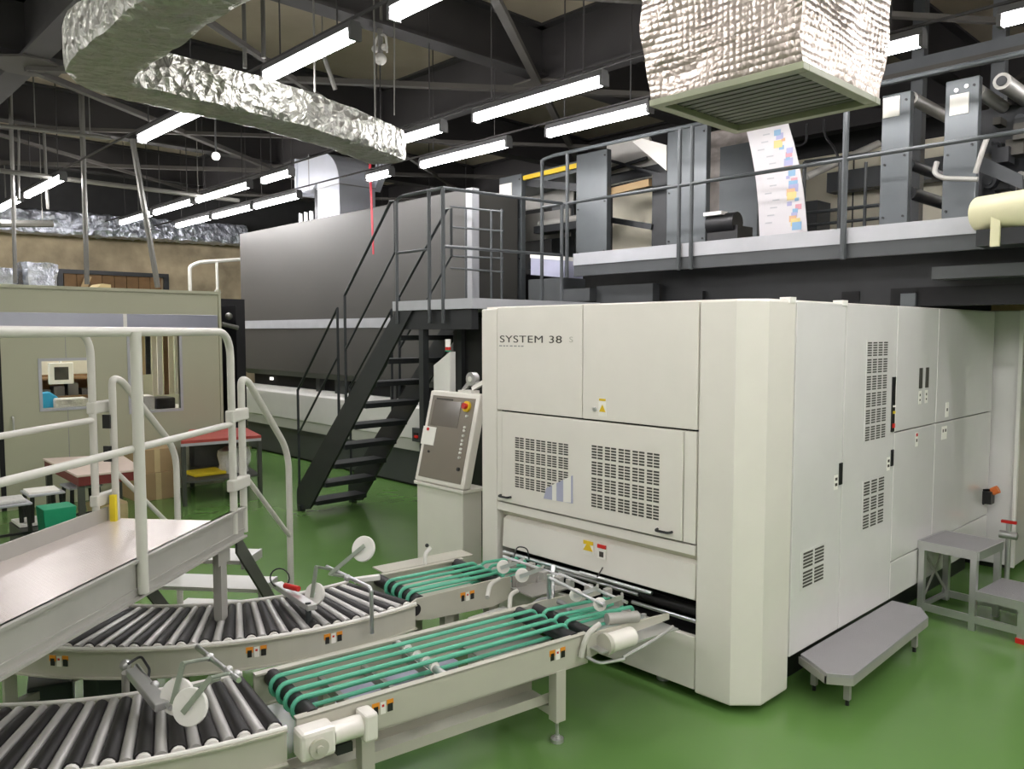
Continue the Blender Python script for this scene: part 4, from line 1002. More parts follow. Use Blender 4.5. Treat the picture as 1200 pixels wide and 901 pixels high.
ld = thing('landing_platform', 'steel stair landing with grey fascia and tube guard rails', 'platform', (-5.3, 4.8, 0))
LX0, LX1, LY0, LY1, LZ = -5.73, -5.02, 4.03, 5.54, 2.11
part(ld, 'deck', 'fascia_light', lambda m: m.box(LX0, LX1+.35, LY0, LY1, LZ-.08, LZ))
part(ld, 'support_beam', 'press_dark', lambda m: (m.box(LX0+.04, LX1+.3, LY0+.03, LY0+.1, LZ-.24, LZ-.08), m.box(LX0+.04, LX1+.3, LY1-.1, LY1, LZ-.24, LZ-.08), m.box(LX0+.04, LX0+.1, LY0+.1, LY1-.1, LZ-.24, LZ-.08)))
for x, y in ((-5.35,LY0+.46),(PY(497,450,LY0+.07).x,LY0+.07),(-5.55,LY1-.06)):
    part(ld, 'leg', 'stair_black', lambda m: m.box(x-.03, x+.03, y-.03, y+.03, 0, LZ-.08))
ZR = LZ+.88
part(ld, 'guard_rail', 'landing_rail', lambda m: (m.tube(round_path([(-5.66,LY0,1.92),(-5.66,LY0,ZR-.03),(-5.60,LY0,ZR),(-5.21,LY0,ZR)],.04), .014, 8), m.tube([(-5.66,LY0,2.52),(-5.21,LY0,2.52)], .011, 8), m.tube([(-5.21,LY0,1.92),(-5.21,LY0,ZR)], .016, 8)), smooth=True)
part(ld, 'guard_rail', 'landing_rail', lambda m: (m.tube([(-5.03,LY0,1.92),(-5.03,LY0,ZR)], .017, 8), m.tube([(-5.21,LY0,ZR),(-5.03,LY0,ZR),(-5.03,5.42,ZR+.03)], .015, 8), m.tube([(-5.03,LY0,2.53),(-5.03,5.42,2.55)], .013, 8), m.tube([(-5.03,5.42,2.11),(-5.03,5.42,ZR+.03)], .016, 8)), smooth=True)
# inner guard rail set toward the far side of landing
def innerf(m):
    q = lambda px, py: PY(px, py, LY1)
    for px in (546, 576, 588): m.tube([Vector((q(px,300).x,LY1,LZ)), Vector((q(px,300).x,LY1,q(px,245).z))], .013, 8)
    for y0, y1 in ((242,248),(266,271),(300,303),(314,319)): m.tube([q(528,y0), q(590,y1)], .011, 8)
part(ld, 'inner_rail', 'landing_rail', innerf, smooth=True)

# ================================================================== MEZZANINE
mz = thing('mezzanine_deck', 'raised press gallery with pale grey fascia and grey guard rails above the white machine', 'platform', (-2.5, 6.5, 0))
MX0, MX1, MY0, MY1, MZ = -5.07, 1.8, 5.62, 9.4, 2.57
part(mz, 'deck', 'fascia_dark', lambda m: m.box(MX0, MX1, MY0+.02, MY1, MZ-.06, MZ-.005))
part(mz, 'fascia', 'fascia_light', lambda m: m.box(MX0, MX1, MY0, MY0+.02, MZ-.10, MZ+.01))
part(mz, 'edge_beam', 'fascia_dark', lambda m: m.box(MX0, MX1, MY0+.01, MY0+.06, MZ-.20, MZ-.10))
part(mz, 'main_beam', 'press_dark', lambda m: (m.box(-4.3, MX1, MY0+.35, MY0+.45, 2.03, MZ-.12),))
part(mz, 'beam_hole', 'gap_black', lambda m: (m.box(-2.66,-2.53,MY0+.34,MY0+.35,2.07,2.15), m.box(-2.3,-1.0,MY0+.33,MY0+.35,2.03,2.16)))
part(mz, 'beam_fitting', 'press_grey', lambda m: m.box(-2.22,-2.12,MY0+.30,MY0+.33,2.03,2.12))
part(mz, 'side_member', 'fascia_dark', lambda m: m.box(-1.95,-1.2,MY0+.1,MY0+.33,2.20,2.28))
part(mz, 'lower_frame', 'fascia_dark', lambda m: (m.box(-5.35,-4.95,MY0+.1,MY0+.2,2.14,2.26), m.box(-4.95,-4.3,MY0+.2,MY0+.3,2.10,2.28)))
for x in (-5.2, -4.85, -4.55, -3.9):
    part(mz, 'leg', 'press_dark', lambda m: m.box(x-.05,x+.05,MY0+.3,MY0+.4,0,2.2))
GR = 'landing_rail'
xs = [(-5.46,3.50),(-5.13,3.52),(-3.88,3.52),(-3.83+.02,3.52),(-2.5,3.52),(-1.0,3.52),(.4,3.52)]
for i, (x, zt) in enumerate(xs):
    if i == 3: x = -3.76
    part(mz, 'rail_post', GR, lambda m: m.tube([(x,MY0-.02,2.36 if i else 2.15),(x,MY0-.02,zt)], .017 if i != 4 else .022, 8), smooth=True)
part(mz, 'top_rail', GR, lambda m: m.tube(round_path([(-5.46,MY0-.02,3.40),(-5.46,MY0-.02,3.50),(-5.3,MY0-.02,3.52),(MX1,MY0-.02,3.52)],.03), .017, 8), smooth=True)
part(mz, 'mid_rail', GR, lambda m: m.tube([(-5.46,MY0-.02,3.05),(MX1,MY0-.02,3.06)], .015, 8), smooth=True)

# lit white sheet stack by landing
w0, w1_, w2_, w3 = PY(622,300,6.0), PY(662,303,6.0), PY(660,325,6.0), PY(622,322,6.0)
tag(MB().m('lavender').extr([w0,w1_,w2_,w3],(0,.3,0)).m('plastic_white').extr([w0+Vector((0,-.01,.02)),w1_+Vector((0,-.01,.02)),w1_+Vector((0,-.01,-.02)),w0+Vector((0,-.01,-.02))],(0,.32,0)).build('paper_bundle', at=w3), 'pale lavender wrapped paper bundle at the step between landing and gallery', 'paper bundle')
tag(MB().m('fascia_dark').box(w3.x-.02, w2_.x+.02, 5.98, 6.32, 0, min(w3.z,w2_.z)-.002).build('equipment_case', at=(w3.x,6.0,0), bevel=.006), 'grey case under the pale wrapped paper bundle', 'case')
struct(MB().m('green_dark').box(PY(541,300,7.2).x,PY(594,300,7.2).x,7.2,7.3,0,PY(570,232,7.2).z).build('wall_partition'))

# ---- press columns
def column(label, x0, x1, z0, z1, y, depth=1.5, plate=None, roll=(), bolts=()):
    t = thing('printing_tower', label, 'press frame', ((x0+x1)/2, y, z0))
    part(t, 'front_plate', 'press_grey', lambda m: m.box(x0, x1, y, y+.07, z0, z1), bevel=.006)
    part(t, 'rear_plate', 'press_grey', lambda m: m.box(x0, x1, y+depth, y+depth+.07, z0, z1))
    if plate:
        part(t, 'white_plate', 'sticker', lambda m: m.box(plate[0],plate[1],y-.008,y,plate[2],plate[3]), label='white square plate')
    for (rx, rz, rr) in roll:
        part(t, 'roller', 'alu_matte', lambda m: m.tube([(rx,y+.07,rz),(rx,y+depth,rz)], rr, 14), smooth=True)
    for (u, v) in ((x0+.03,z0+.12),(x1-.03,z0+.12),(x0+.03,(z0+z1)/2),(x1-.03,(z0+z1)/2+.05),(x1-.03,z1-.06)):
        part(t, 'bolt', 'plastic_black', lambda m: m.disc((u,y-.004,v),(0,1,0),.009,.01,8))
    return t
def xz(px, py, y): p = PY(px, py, y); return p.x, p.z
yA = 6.45
def col_px(label, p0, p1, pt, y, **k):
    x0, _ = xz(p0, 250, y); x1, _ = xz(p1, 250, y); _, z1 = xz((p0+p1)/2, pt, y)
    return column(label, x0, x1, MZ, z1, y, **k), x0, x1, z1
tA, ax0, ax1, az = col_px('leftmost grey press frame column with white panel above the landing', 585, 611, 206, yA, depth=.9)
pl0 = PY(586, 246, yA); pl1 = PY(600, 214, yA)
part(tA, 'white_plate', 'sticker', lambda m: m.box(pl0.x, pl1.x, yA-.01, yA, pl0.z, pl1.z), label='white panel')
pj = PY(592, 275, yA)
part(tA, 'switch_box', 'press_dark', lambda m: m.box(pj.x-.08, pj.x+.02, yA-.08, yA, pj.z-.10, pj.z+.08))
part(tA, 'lower_panel', 'press_grey', lambda m: m.box(ax0, ax1, yA, yA+.07, LZ, MZ))
tB, bx0, bx1, bz = col_px('second grey press frame column, wide and plain, behind the gallery rail', 675, 711, 178, yA, depth=.9)
tC, cx0, cx1, cz = col_px('grey press frame column directly under the hanging foil box', 781, 827, 150, yA-.2, depth=.9)
tD, dx0, dx1, dz = col_px('grey press frame column with white plate, left of the two at right', 1030, 1063, 110, 6.1, depth=1.5)
tE, ex0, ex1, ez = col_px('grey press frame column with white plate, right of the two at right', 1103, 1142, 93, 6.1, depth=1.5)
for t, a, b, z, (p0, p1, q0, q1) in ((tD,dx0,dx1,dz,(1035,1055,112,139)),(tE,ex0,ex1,ez,(1113,1136,108,136))):
    u0 = PY(p0, q1, 6.1); u1 = PY(p1, q0, 6.1)
    part(t, 'white_plate', 'sticker', lambda m: m.box(u0.x, u1.x, 6.09, 6.1, u0.z, u1.z), label='white square plate')
for k in range(2):
    u = PY(1121+12*k, 103-5*k+3, 6.1)
    part(tE, 'bolt', 'alu', lambda m: m.disc(u, (0,1,0), .014, .02, 10), smooth=True)
# horizontal members
def hbar(label, pa, pb, y, hgt, matn, name='press_crossbar', dep=.08):
    a, b = PY(*pa, y), PY(*pb, y)
    z = (a.z+b.z)/2
    return tag(MB().m(matn).box(a.x, b.x, y, y+dep, z-hgt/2, z+hgt/2).build(name, at=(a.x, y, z)), label, 'crossbar')
def hslant(m, pa, pb, y, hgt, dep=.06):
    a, b = PY(*pa, y), PY(*pb, y)
    m.beam(a, b, dep, hgt)
g1 = thing('press_unit', 'grey press section between the two left frame columns with yellow edged bar', 'printing press', (ax1+.2, yA+.4, MZ))
part(g1, 'top_plate', 'press_grey', lambda m: m.extr([(ax0,yA+.07,az-.02),(bx0,yA+.07,bz-.04),(bx0,yA+.07,bz-.16),(ax0,yA+.07,az-.16)],(0,.8,0)))
part(g1, 'yellow_bar', 'yellow_lbl', lambda m: m.beam((ax1-.02,yA+.04,PY(613,208,yA).z),(bx0,yA+.04,PY(675,193,yA).z),.03,.05), label='yellow bar')
part(g1, 'dark_bar', 'press_dark', lambda m: m.beam((ax1-.02,yA+.09,PY(613,212,yA).z),(bx0,yA+.09,PY(675,219,yA).z),.05,.08))
part(g1, 'cover_panel', 'alu_matte', lambda m: (m.box(PY(613,240,yA+.5).x,PY(672,240,yA+.5).x,yA+.5,yA+.52,PY(640,243,yA+.5).z,PY(640,203,yA+.5).z), m.box(PY(613,240,yA+.45).x,PY(668,240,yA+.45).x,yA+.45,yA+.47,PY(640,280,yA+.45).z,PY(640,248,yA+.45).z)))
part(g1, 'dark_shelf', 'press_dark', lambda m: (m.box(ax1,bx0,yA+.1,yA+.4,MZ,2.66), m.box(ax1,bx0,yA+.2,yA+.4,2.99,3.07)))
part(g1, 'lower_block', 'press_dark', lambda m: m.box(PY(613,290,yA+.6).x,PY(676,290,yA+.6).x,yA+.6,yA+.7,LZ,MZ))
part(g1, 'cylinder', 'alu_matte', lambda m: m.tube([(ax1,yA+.3,3.1),(bx0,yA+.3,3.12)], .04, 12), smooth=True)
g2 = thing('press_unit', 'press section with orange bar and cream panels right of the plain grey column', 'printing press', ((bx1+cx0)/2, yA+.4, MZ))
part(g2, 'cream_panel', 'panel_cream', lambda m: m.box(PY(718,250,yA+.7).x,PY(764,250,yA+.7).x,yA+.7,yA+.73,MZ,PY(740,224,yA+.7).z))
part(g2, 'orange_bar', 'cardboard', lambda m: m.beam(PY(711,226,yA+.1)+Vector((0,0,0)),PY(762,214,yA+.1),.05,.07), label='orange brown bar')
part(g2, 'dark_bar', 'press_dark', lambda m: m.beam(PY(711,257,yA+.3),PY(765,266,yA+.3),.05,.06))
part(g2, 'dark_side', 'press_dark', lambda m: m.box(PY(764,250,yA+.3).x,PY(783,250,yA+.3).x,yA+.3,yA+.8,MZ,PY(770,203,yA+.3).z))
part(g2, 'upper_bar', 'press_dark', lambda m: m.beam(PY(711,212,yA+.5),PY(782,196,yA+.5),.05,.10))
part(g2, 'base_block', 'press_dark', lambda m: (m.box(PY(714,280,yA+.3).x,PY(738,280,yA+.3).x,yA+.3,yA+.5,MZ,2.72),))
part(g2, 'cover_plate', 'alu_matte', lambda m: m.extr([PY(711,168,yA+.5),PY(760,160,yA+.5),PY(775,205,yA+.5),PY(711,218,yA+.5)],(0,.04,0)))
part(g2, 'cross_strut', 'press_dark', lambda m: (m.beam(PY(711,187,yA+.4),PY(775,205,yA+.4),.03,.03), m.beam(PY(711,200,yA+.4),PY(758,185,yA+.4),.03,.03)))
part(g2, 'white_sheet', 'plastic_white', lambda m: m.extr([PY(741,166,yA-.02),PY(752,162,yA-.02),PY(781,170,yA-.02),PY(781,200,yA-.02)],(0,.012,0)), label='folded white sheet')
wp = PY(848, 210, 7.2)
tag(MB().m('wrap_grey').box(PY(829,210,7.2).x, PY(880,210,7.2).x, 7.2, 7.6, MZ, PY(850,150,7.2).z).build('wrapped_unit_cover', at=(wp.x,7.2,MZ), bevel=.03), 'mottled grey plastic wrapped unit behind the printed web and black blower', 'wrapped unit')
# dark blower
bl = PY(850, 262, 6.2)
tag(MB().m('plastic_black').tube([(bl.x-.15,6.2,bl.z),(bl.x+.12,6.2,bl.z)], .09, 16).box(bl.x-.15,bl.x+.15,6.15,6.4,MZ,bl.z-.03).m('plastic_white').box(bl.x-.16,bl.x+.02,6.10,6.2,bl.z+.07,bl.z+.10).build('blower_motor', at=(bl.x,6.2,MZ), smooth=True), 'black blower motor on the gallery left of the printed paper web', 'motor')
# printed web
yw = 5.95
a_, b_, c_, d_ = PY(866,120,yw), PY(914,115,yw), PY(946,273,yw), PY(890,279,yw)
pw = thing('paper_web', 'white paper web printed with blue and orange pattern running down behind the rail', 'paper web', (d_.x, yw, MZ))
def webf(m):
    n = 12; rows_ = []
    for i in range(n+1):
        t = i/n; bow = .03*math.sin(t*PI)
        l = a_.lerp(d_, t); r_ = b_.lerp(c_, t)
        rows_.append((m.v(l+Vector((bow,bow,0))), m.v(r_+Vector((bow,bow,0))), m.v(r_+Vector((bow,bow+.006,0))), m.v(l+Vector((bow,bow+.006,0)))))
    for i in range(n):
        A, B_ = rows_[i], rows_[i+1]
        for j in range(4): m.f([A[j], A[(j+1)%4], B_[(j+1)%4], B_[j]])
    m.f(rows_[0]); m.f(rows_[-1])
def patches(m):
    rnd = random.Random(3)
    for i in range(26):
        t = .25+.72*i/26; u = .66+.22*rnd.random() - (.0)
        l = a_.lerp(d_, t); r_ = b_.lerp(c_, t); bow = .03*math.sin(t*PI)
        p = l.lerp(r_, u)+Vector((bow,bow-.003,0)); s = .012+.022*rnd.random()
        m.m(['ink_blue','ink_violet','ink_peach','ink_gold','ink_blue','ink_violet','ink_rose'][i % 7])
        m.box(p.x-s*1.3, p.x+s*1.1, p.y-.0008, p.y, p.z-s*.9, p.z+s)
    for i in range(14):
        t = .2+.75*i/14; l = a_.lerp(d_, t); r_ = b_.lerp(c_, t); bow = .03*math.sin(t*PI)
        p = l.lerp(r_, .2+.25*rnd.random())+Vector((bow,bow-.003,0)); m.m('fascia_light'); m.box(p.x-.03, p.x+.03, p.y-.0008, p.y, p.z-.006, p.z+.004)
part(pw, 'sheet', 'web_paper', lambda m: (webf(m), patches(m)))
# dark stand frame right of web, cream cabinets behind
stn = thing('roll_stand', 'black tube stand frame between the printed web and right press columns', 'stand', (PY(965,270,6.3).x, 6.3, MZ))
def standf(m):
    for px in (943, 985):
        a = PY(px, 190, 6.3); m.tube([(a.x,6.3,MZ),(a.x,6.3,a.z)], .016, 8)
    a, b = PY(943,190,6.3), PY(1030,192,6.3)
    m.tube([(a.x,6.3,a.z),(b.x,6.3,a.z-.02)], .014, 8)
    a, b = PY(943,250,6.3), PY(1030,255,6.3)
    m.tube([(a.x,6.3,a.z),(b.x,6.3,a.z)], .014, 8); m.tube([(a.x,6.3,a.z-.1),(b.x,6.3,a.z-.1)], .012, 8)
    a = PY(1015, 190, 6.3); m.tube([(a.x,6.3,MZ),(a.x,6.3,a.z)], .013, 8)
part(stn, 'frame', 'stair_black', standf)
part(stn, 'roller', 'alu_matte', lambda m: m.tube([PY(945,207,6.35),PY(1030,168,6.9)], .03, 12), smooth=True)
cab = thing('wall_cabinet', 'cream coloured cabinets behind the press gallery', 'cabinet', (-3.0, 8.6, MZ))
part(cab, 'body', 'panel_cream', lambda m: m.box(-4.9, .8, 8.5, 9.1, MZ, 3.75), bevel=.01)
part(cab, 'door_gap', 'slot_dark', lambda m: [m.box(x-.006, x+.006, 8.49, 8.5, MZ+.05, 3.7) for x in (-4.3,-3.7,-3.1,-2.5,-1.9,-1.2,-.5)])
gc = thing('equipment_cabinet', 'grey equipment case standing before the cream cabinets', 'cabinet', (-3.6, 8.0, MZ))
part(gc, 'body', 'fascia_dark', lambda m: (m.box(-4.1,-3.85,8.0,8.3,MZ,3.2), m.box(-3.85,-2.5,8.2,8.4,3.3,3.5)))
part(gc, 'hose', 'plastic_black', lambda m: m.tube(round_path([PY(925,150,7),PY(932,172,7),PY(945,168,7),PY(945,145,7)],.1), .012, 8), smooth=True)
part(gc, 'hose', 'plastic_black', lambda m: m.tube(round_path([PY(965,140,7),PY(966,160,7),PY(980,175,7),PY(985,200,7)],.1), .012, 8), smooth=True)
# rollers on right columns
def roller(label, pa, ya, pb, yb, r, matn='alu_matte', name='press_roller', grp=None):
    a, b = PY(*pa, ya), PY(*pb, yb); ax = (b-a).normalized()
    t = thing(name, label, 'roller', tuple(a), grp)
    part(t, 'barrel', matn, lambda m: m.tube([a, b], r, 16), smooth=True)
    part(t, 'shaft', 'press_dark', lambda m: m.tube([a-ax*.06, b+ax*.06], r*.35, 10), smooth=True)
    return t
def along(pa, ya, dy):   # end point px irrelevant: extend along +Y
    a = PY(*pa, ya); return a, a+Vector((0, dy, 0))
def yroller(label, pa, ya, dy, r, matn='alu_matte'):
    a, b = along(pa, ya, dy)
    t = thing('press_roller', label, 'roller', tuple(a))
    part(t, 'barrel', matn, lambda m: m.tube([a, b], r, 16), smooth=True)
    part(t, 'end_cap', 'press_dark', lambda m: m.disc(a-Vector((0,.004,0)), (0,1,0), r*.6, .012, 14), smooth=True)
yroller('bright roller between the two right press columns, near their tops', (1068,115), 6.17, 1.2, .045)
yroller('dark roller low between the two right press columns', (1065,192), 6.17, 1.2, .04, 'press_dark')
yroller('dark roller at deck height between the two right press columns', (1066,226), 6.17, 1.2, .045, 'press_dark')
yroller('bright roller leaving the rightmost column toward the corner', (1145,106), 6.17, 1.3, .045)
yroller('topmost large roller in the upper right corner with open end', (1174,95), 6.17, 1.3, .055)
yroller('dark roller right of the rightmost column behind the hose', (1158,212), 6.3, 1.2, .05, 'press_dark')
# right hand dark mechanism
mc = thing('press_unit', 'dark cluttered press mechanism at the right edge behind the curved pipe', 'printing press', (PY(1175,250,6.4).x, 6.6, MZ))
def mech(m):
    rnd = random.Random(5)
    for i in range(26):
        px = 1150+rnd.random()*48; py = 135+rnd.random()*110
        p = PY(px, py, 6.35+rnd.random()*.35); s = .02+.035*rnd.random()
        m.m(rnd.choice(['press_dark','stair_black','fascia_dark','alu_matte','slot_dark']))
        if i % 3: m.box(p.x-s,p.x+s,p.y,p.y+.15,p.z-s,p.z+s)
        else: m.tube([p, p+Vector((s*.5,.12,0))], s, 10)
part(mc, 'gear_cluster', 'press_dark', mech)
def backf(m):
    a = PY(1148, 130, 6.75); m.box(a.x, a.x+.9, 6.75, 6.85, MZ, PY(1148,130,6.75).z)
part(mc, 'side_frame', 'press_dark', backf)
part(mc, 'guard_plate', 'fascia_dark', lambda m: m.extr([PY(1145,180,6.3),PY(1198,205,6.3),PY(1198,222,6.3),PY(1145,200,6.3)],(0,.03,0)))
pp = thing('curved_pipe', 'pale curved pipe elbowing along the rail in front of the right press column', 'pipe', tuple(PY(1120,210,5.9)))
part(pp, 'pipe', 'alu_matte', lambda m: m.tube(round_path([PY(1158,158,5.95),PY(1150,180,5.95),PY(1143,203,5.95)],.12), .017, 10), smooth=True)
part(pp, 'pipe', 'alu_matte', lambda m: m.tube(round_path([PY(1098,190,5.98),PY(1094,203,5.95),PY(1105,209,5.95),PY(1146,210,5.95)],.06), .017, 10), smooth=True)
# cream paper roll on cradle
rl = thing('paper_roll', 'large cream paper roll resting at the right end of the gallery deck', 'paper roll', tuple(PY(1165,270,5.45)))
a = PY(1148, 251, 5.45)
part(rl, 'roll', 'roll_cream', lambda m: m.tube([a, a+Vector((.62,-.22,.0))], .105, 28), smooth=True)
part(rl, 'support_bracket', 'roll_cream', lambda m: m.box(a.x+.10, a.x+.15, 5.31, 5.33, 2.35, a.z+.02))
part(rl, 'bracket_shelf', 'press_dark', lambda m: m.box(a.x+.02, a.x+.7, 5.33, 5.60, 2.36, a.z-.107))
# beam at back
bm_ = PY(1115, 68, 7.3)
tag(MB().m('fascia_dark').box(-4.0, 1.5, 7.3, 7.45, bm_.z-.07, bm_.z+.07).m('beam_light').box(-4.0,1.5,7.27,7.3,bm_.z-.08,bm_.z-.03).build('support_beam', at=(-1.2,7.3,bm_.z)), 'long grey steel beam behind the right press columns below the ceiling', 'beam')
for px in (1074, 1168):
    p = PY(px, 110, 7.5)
    tag(MB().m('fascia_dark').box(p.x-.05,p.x+.05,7.5,7.6,MZ,ZC).build('steel_column', at=(p.x,7.5,MZ)), 'dark steel column behind the press, %s' % ('between the two right frame columns' if px < 1100 else 'nearest the right picture edge'), 'column')
# beige item at right edge under beam
q = PY(1162, 352, 9.0)
tag(MB().m('cardboard_light').box(q.x, q.x+1.4, 9.0, 9.3, 0, q.z+.12).build('tall_carton', at=(q.x+.5,9.0,0)), 'tan board peeking above the white machine at the right edge', 'board')
# fluorescent reflection lit fixture between rails at (845,240)
# sprinkler pipe in ceiling
spp = thing('sprinkler_pipe', 'hanging pipe cluster with sprinkler head above the foil duct end', 'sprinkler', tuple(PY(445,60,3.9)))
s0 = PY(445, 10, 3.9); s1_ = PY(446, 72, 3.9)
part(spp, 'drop_pipe', 'conduit', lambda m: m.tube([Vector((s0.x,s0.y,ZC)), s1_], .022, 10), smooth=True)
part(spp, 'fitting', 'alu_matte', lambda m: m.ball(s1_+Vector((0,0,.02)), .05, 10).ball(s1_+Vector((.06,0,.1)), .03, 8).ball(s1_+Vector((-.08,0,.12)), .03, 8), smooth=True)
part(spp, 'bracket', 'alu_matte', lambda m: m.tube(round_path([s1_+Vector((-.1,0,.1)),s1_+Vector((-.05,0,.22)),s1_+Vector((.08,0,.2)),s1_+Vector((.09,0,.05))],.05), .01, 8), smooth=True)
part(spp, 'wire', 'conduit', lambda m: m.tube([PY(462,0,3.9), PY(462,135,3.9)], .006, 6))
# CO / alarm lamp small
q = PX(253, 183, -8.6)
tag(MB().m('lamp_white').ball(q, .045, 10).m('housing').tube([q+Vector((0,0,.03)), Vector((q.x,q.y,ZC))], .01, 6).build('alarm_lamp', at=q, smooth=True), 'small white round ceiling lamp left of the silver elbow duct', 'lamp')

# ================================================================== LEFT BOOTH
BX = -9.5
bt = thing('enclosed_booth', 'grey green panel booth with two windows and a stainless band', 'booth', (BX-1.2, 2.9, 0))
W1 = (2.20, 2.66, 1.04, 1.54); W2 = (3.09, 3.64, .95, 1.84)
def wallf(m):
    t = .06
    ys = [1.84, W1[0], W1[1], W2[0], W2[1], 4.12]
    def bxw(y0,y1,z0,z1): m.box(BX-t, BX, y0, y1, z0, z1)
    bxw(1.84,W1[0],0,2.3); bxw(W1[1],W2[0],0,2.3); bxw(W2[1],4.12,0,2.3)
    bxw(W1[0],W1[1],0,W1[2]); bxw(W1[0],W1[1],W1[3],2.3)
    bxw(W2[0],W2[1],0,W2[2]); bxw(W2[0],W2[1],W2[3],2.3)
fw = part(bt, 'front_wall', 'booth_wall', wallf)
part(bt, 'side_wall', 'booth_wall', lambda m: m.box(BX-2.6, BX-.06, 4.06, 4.12, 0, 2.3))
part(bt, 'back_wall', 'panel_cream', lambda m: m.box(BX-2.66, BX-2.6, .3, 4.12, 0, 2.3))
part(bt, 'roof', 'booth_wall', lambda m: m.box(BX-2.7, BX+.01, .3, 4.13, 2.3, 2.33))
part(bt, 'neighbour_wall', 'booth_wall', lambda m: m.box(BX-.06, BX, .3, 1.79, 0, 2.3))
part(bt, 'door_gap', 'gap_black', lambda m: m.box(BX-.05, BX-.01, 1.79, 1.84, 0, 2.3))
part(bt, 'steel_band', 'chrome_band', lambda m: m.box(BX, BX+.03, .3, 4.10, 1.89, 2.05), bevel=.004)
part(bt, 'band_joint', 'plastic_white', lambda m: m.box(BX+.03, BX+.032, 3.02, 3.06, 1.89, 2.05))
part(bt, 'panel_seam', 'ink_grey', lambda m: (m.box(BX, BX+.002, 2.435, 2.441, 0, W1[2]-.03), m.box(BX, BX+.002, 2.435, 2.441, W1[3]+.03, 1.89)))
part(bt, 'corner_trim', 'booth_wall', lambda m: m.box(BX-.06, BX+.02, 4.12, 4.15, 0, 2.36))
part(bt, 'top_edge', 'booth_wall', lambda m: m.box(BX-.02, BX+.02, .3, 4.12, 2.30, 2.335))
hp = PX(15, 500, BX)
part(bt, 'door_handle', 'alu', lambda m: m.tube(round_path([(BX,hp.y,hp.z+.1),(BX+.04,hp.y,hp.z+.1),(BX+.04,hp.y,hp.z-.08),(BX,hp.y,hp.z-.08)],.02), .009, 8), smooth=True)
for (y0,y1,z0,z1) in (W1, W2):
    fr_ = part(bt, 'window_frame', 'fascia_light', lambda m: (m.box(BX-.03,BX+.012,y0-.03,y1+.03,z0-.03,z0), m.box(BX-.03,BX+.012,y0-.03,y1+.03,z1,z1+.03), m.box(BX-.03,BX+.012,y0-.03,y0,z0,z1), m.box(BX-.03,BX+.012,y1,y1+.03,z0,z1)))
    part(fr_, 'pane', 'window_glass', lambda m: m.box(BX-.03, BX-.026, y0, y1, z0, z1))
# lamp under the booth roof, unseen above the windows
bl_ = thing('booth_ceiling_light', 'lit tube lamp inside the booth, unseen above its windows', 'ceiling light', (BX-1.2, 2.9, 2.2))
part(bl_, 'tube', 'tube_glow', lambda m: m.tube([(BX-.9,1.2,2.22),(BX-.9,3.9,2.22)], .03, 8))
part(bl_, 'housing', 'housing', lambda m: m.box(BX-.95,BX-.85,1.2,3.9,2.25,2.30))
# interior things
mq = PX(72, 437, BX-.9)
mon = thing('monitor', 'white framed monitor hanging inside the booth behind the small window', 'monitor', tuple(mq))
part(mon, 'case', 'plastic_white', lambda m: m.box(mq.x-.05,mq.x,mq.y-.13,mq.y+.13,mq.z-.13,mq.z+.12), bevel=.008)
part(mon, 'screen', 'slot_dark', lambda m: m.box(mq.x,mq.x+.004,mq.y-.075,mq.y+.075,mq.z-.08,mq.z+.07))
part(mon, 'stand_arm', 'plastic_white', lambda m: m.tube([(mq.x-.03,mq.y,mq.z+.1),(mq.x-.03,mq.y,2.3)], .015, 8))
bq = PX(57, 468, BX-.5)
tag(MB().m('blue').extr([(bq.x,bq.y-.12,.92),(bq.x,bq.y+.10,.92),(bq.x,bq.y+.10,bq.z+.02),(bq.x,bq.y+.02,bq.z+.08),(bq.x,bq.y-.09,bq.z+.07)],(-.15,0,0)).build('blue_bag', at=(bq.x,bq.y,.92), bevel=.02), 'bright blue bag on the table inside the booth', 'bag')
wt = thing('work_table', 'long table covered in white paper inside the booth', 'table', (BX-.6, 2.8, 0))
part(wt, 'tabletop', 'plastic_white', lambda m: m.box(BX-.95, BX-.15, 1.9, 3.95, .88, .92), bevel=.005)
for (x, y) in ((BX-.9,1.95),(BX-.2,1.95),(BX-.9,3.9),(BX-.2,3.9)):
    part(wt, 'leg', 'frame_grey', lambda m: m.box(x-.02,x+.02,y-.02,y+.02,0,.88))
tag(MB().m('plastic_bag').prism([(BX-.5,2.42),(BX-.25,2.38),(BX-.25,2.72),(BX-.5,2.74)], .92, 1.11).build('paper_pile', at=(BX-.4,2.5,.92), bevel=.02), 'crumpled white paper heap beside the blue bag in the booth', 'paper')
tag(MB().m('plastic_bag').prism([(BX-.55,3.15),(BX-.25,3.15),(BX-.2,3.42),(BX-.5,3.45)], .92, 1.10).build('paper_pile', at=(BX-.4,3.3,.92), bevel=.02), 'white paper heap behind the strip curtained booth window', 'paper')
tag(MB().m('plastic_black').prism([(BX-.6,3.48),(BX-.3,3.48),(BX-.3,3.7),(BX-.6,3.7)], .92, 1.06).build('dark_box', at=(BX-.45,3.6,.92), bevel=.02), 'small black device on the booth table at the right window edge', 'box')
shf = thing('wall_shelf', 'cluttered brown shelf on the booth back wall behind the small window', 'shelf', (BX-1.6, 2.6, 1.1))
part(shf, 'boards', 'brown_wood', lambda m: (m.box(BX-2.0,BX-1.7,2.0,3.5,1.02,1.04), m.box(BX-2.0,BX-1.7,2.0,3.5,1.25,1.27), m.box(BX-2.02,BX-2.0,2.0,3.5,0,1.3)))
part(shf, 'clutter', 'slot_dark', lambda m: [m.box(BX-1.95,BX-1.75,2.1+i*.16,2.1+i*.16+.12,1.04,1.12+.04*(i%3)) for i in range(8)])
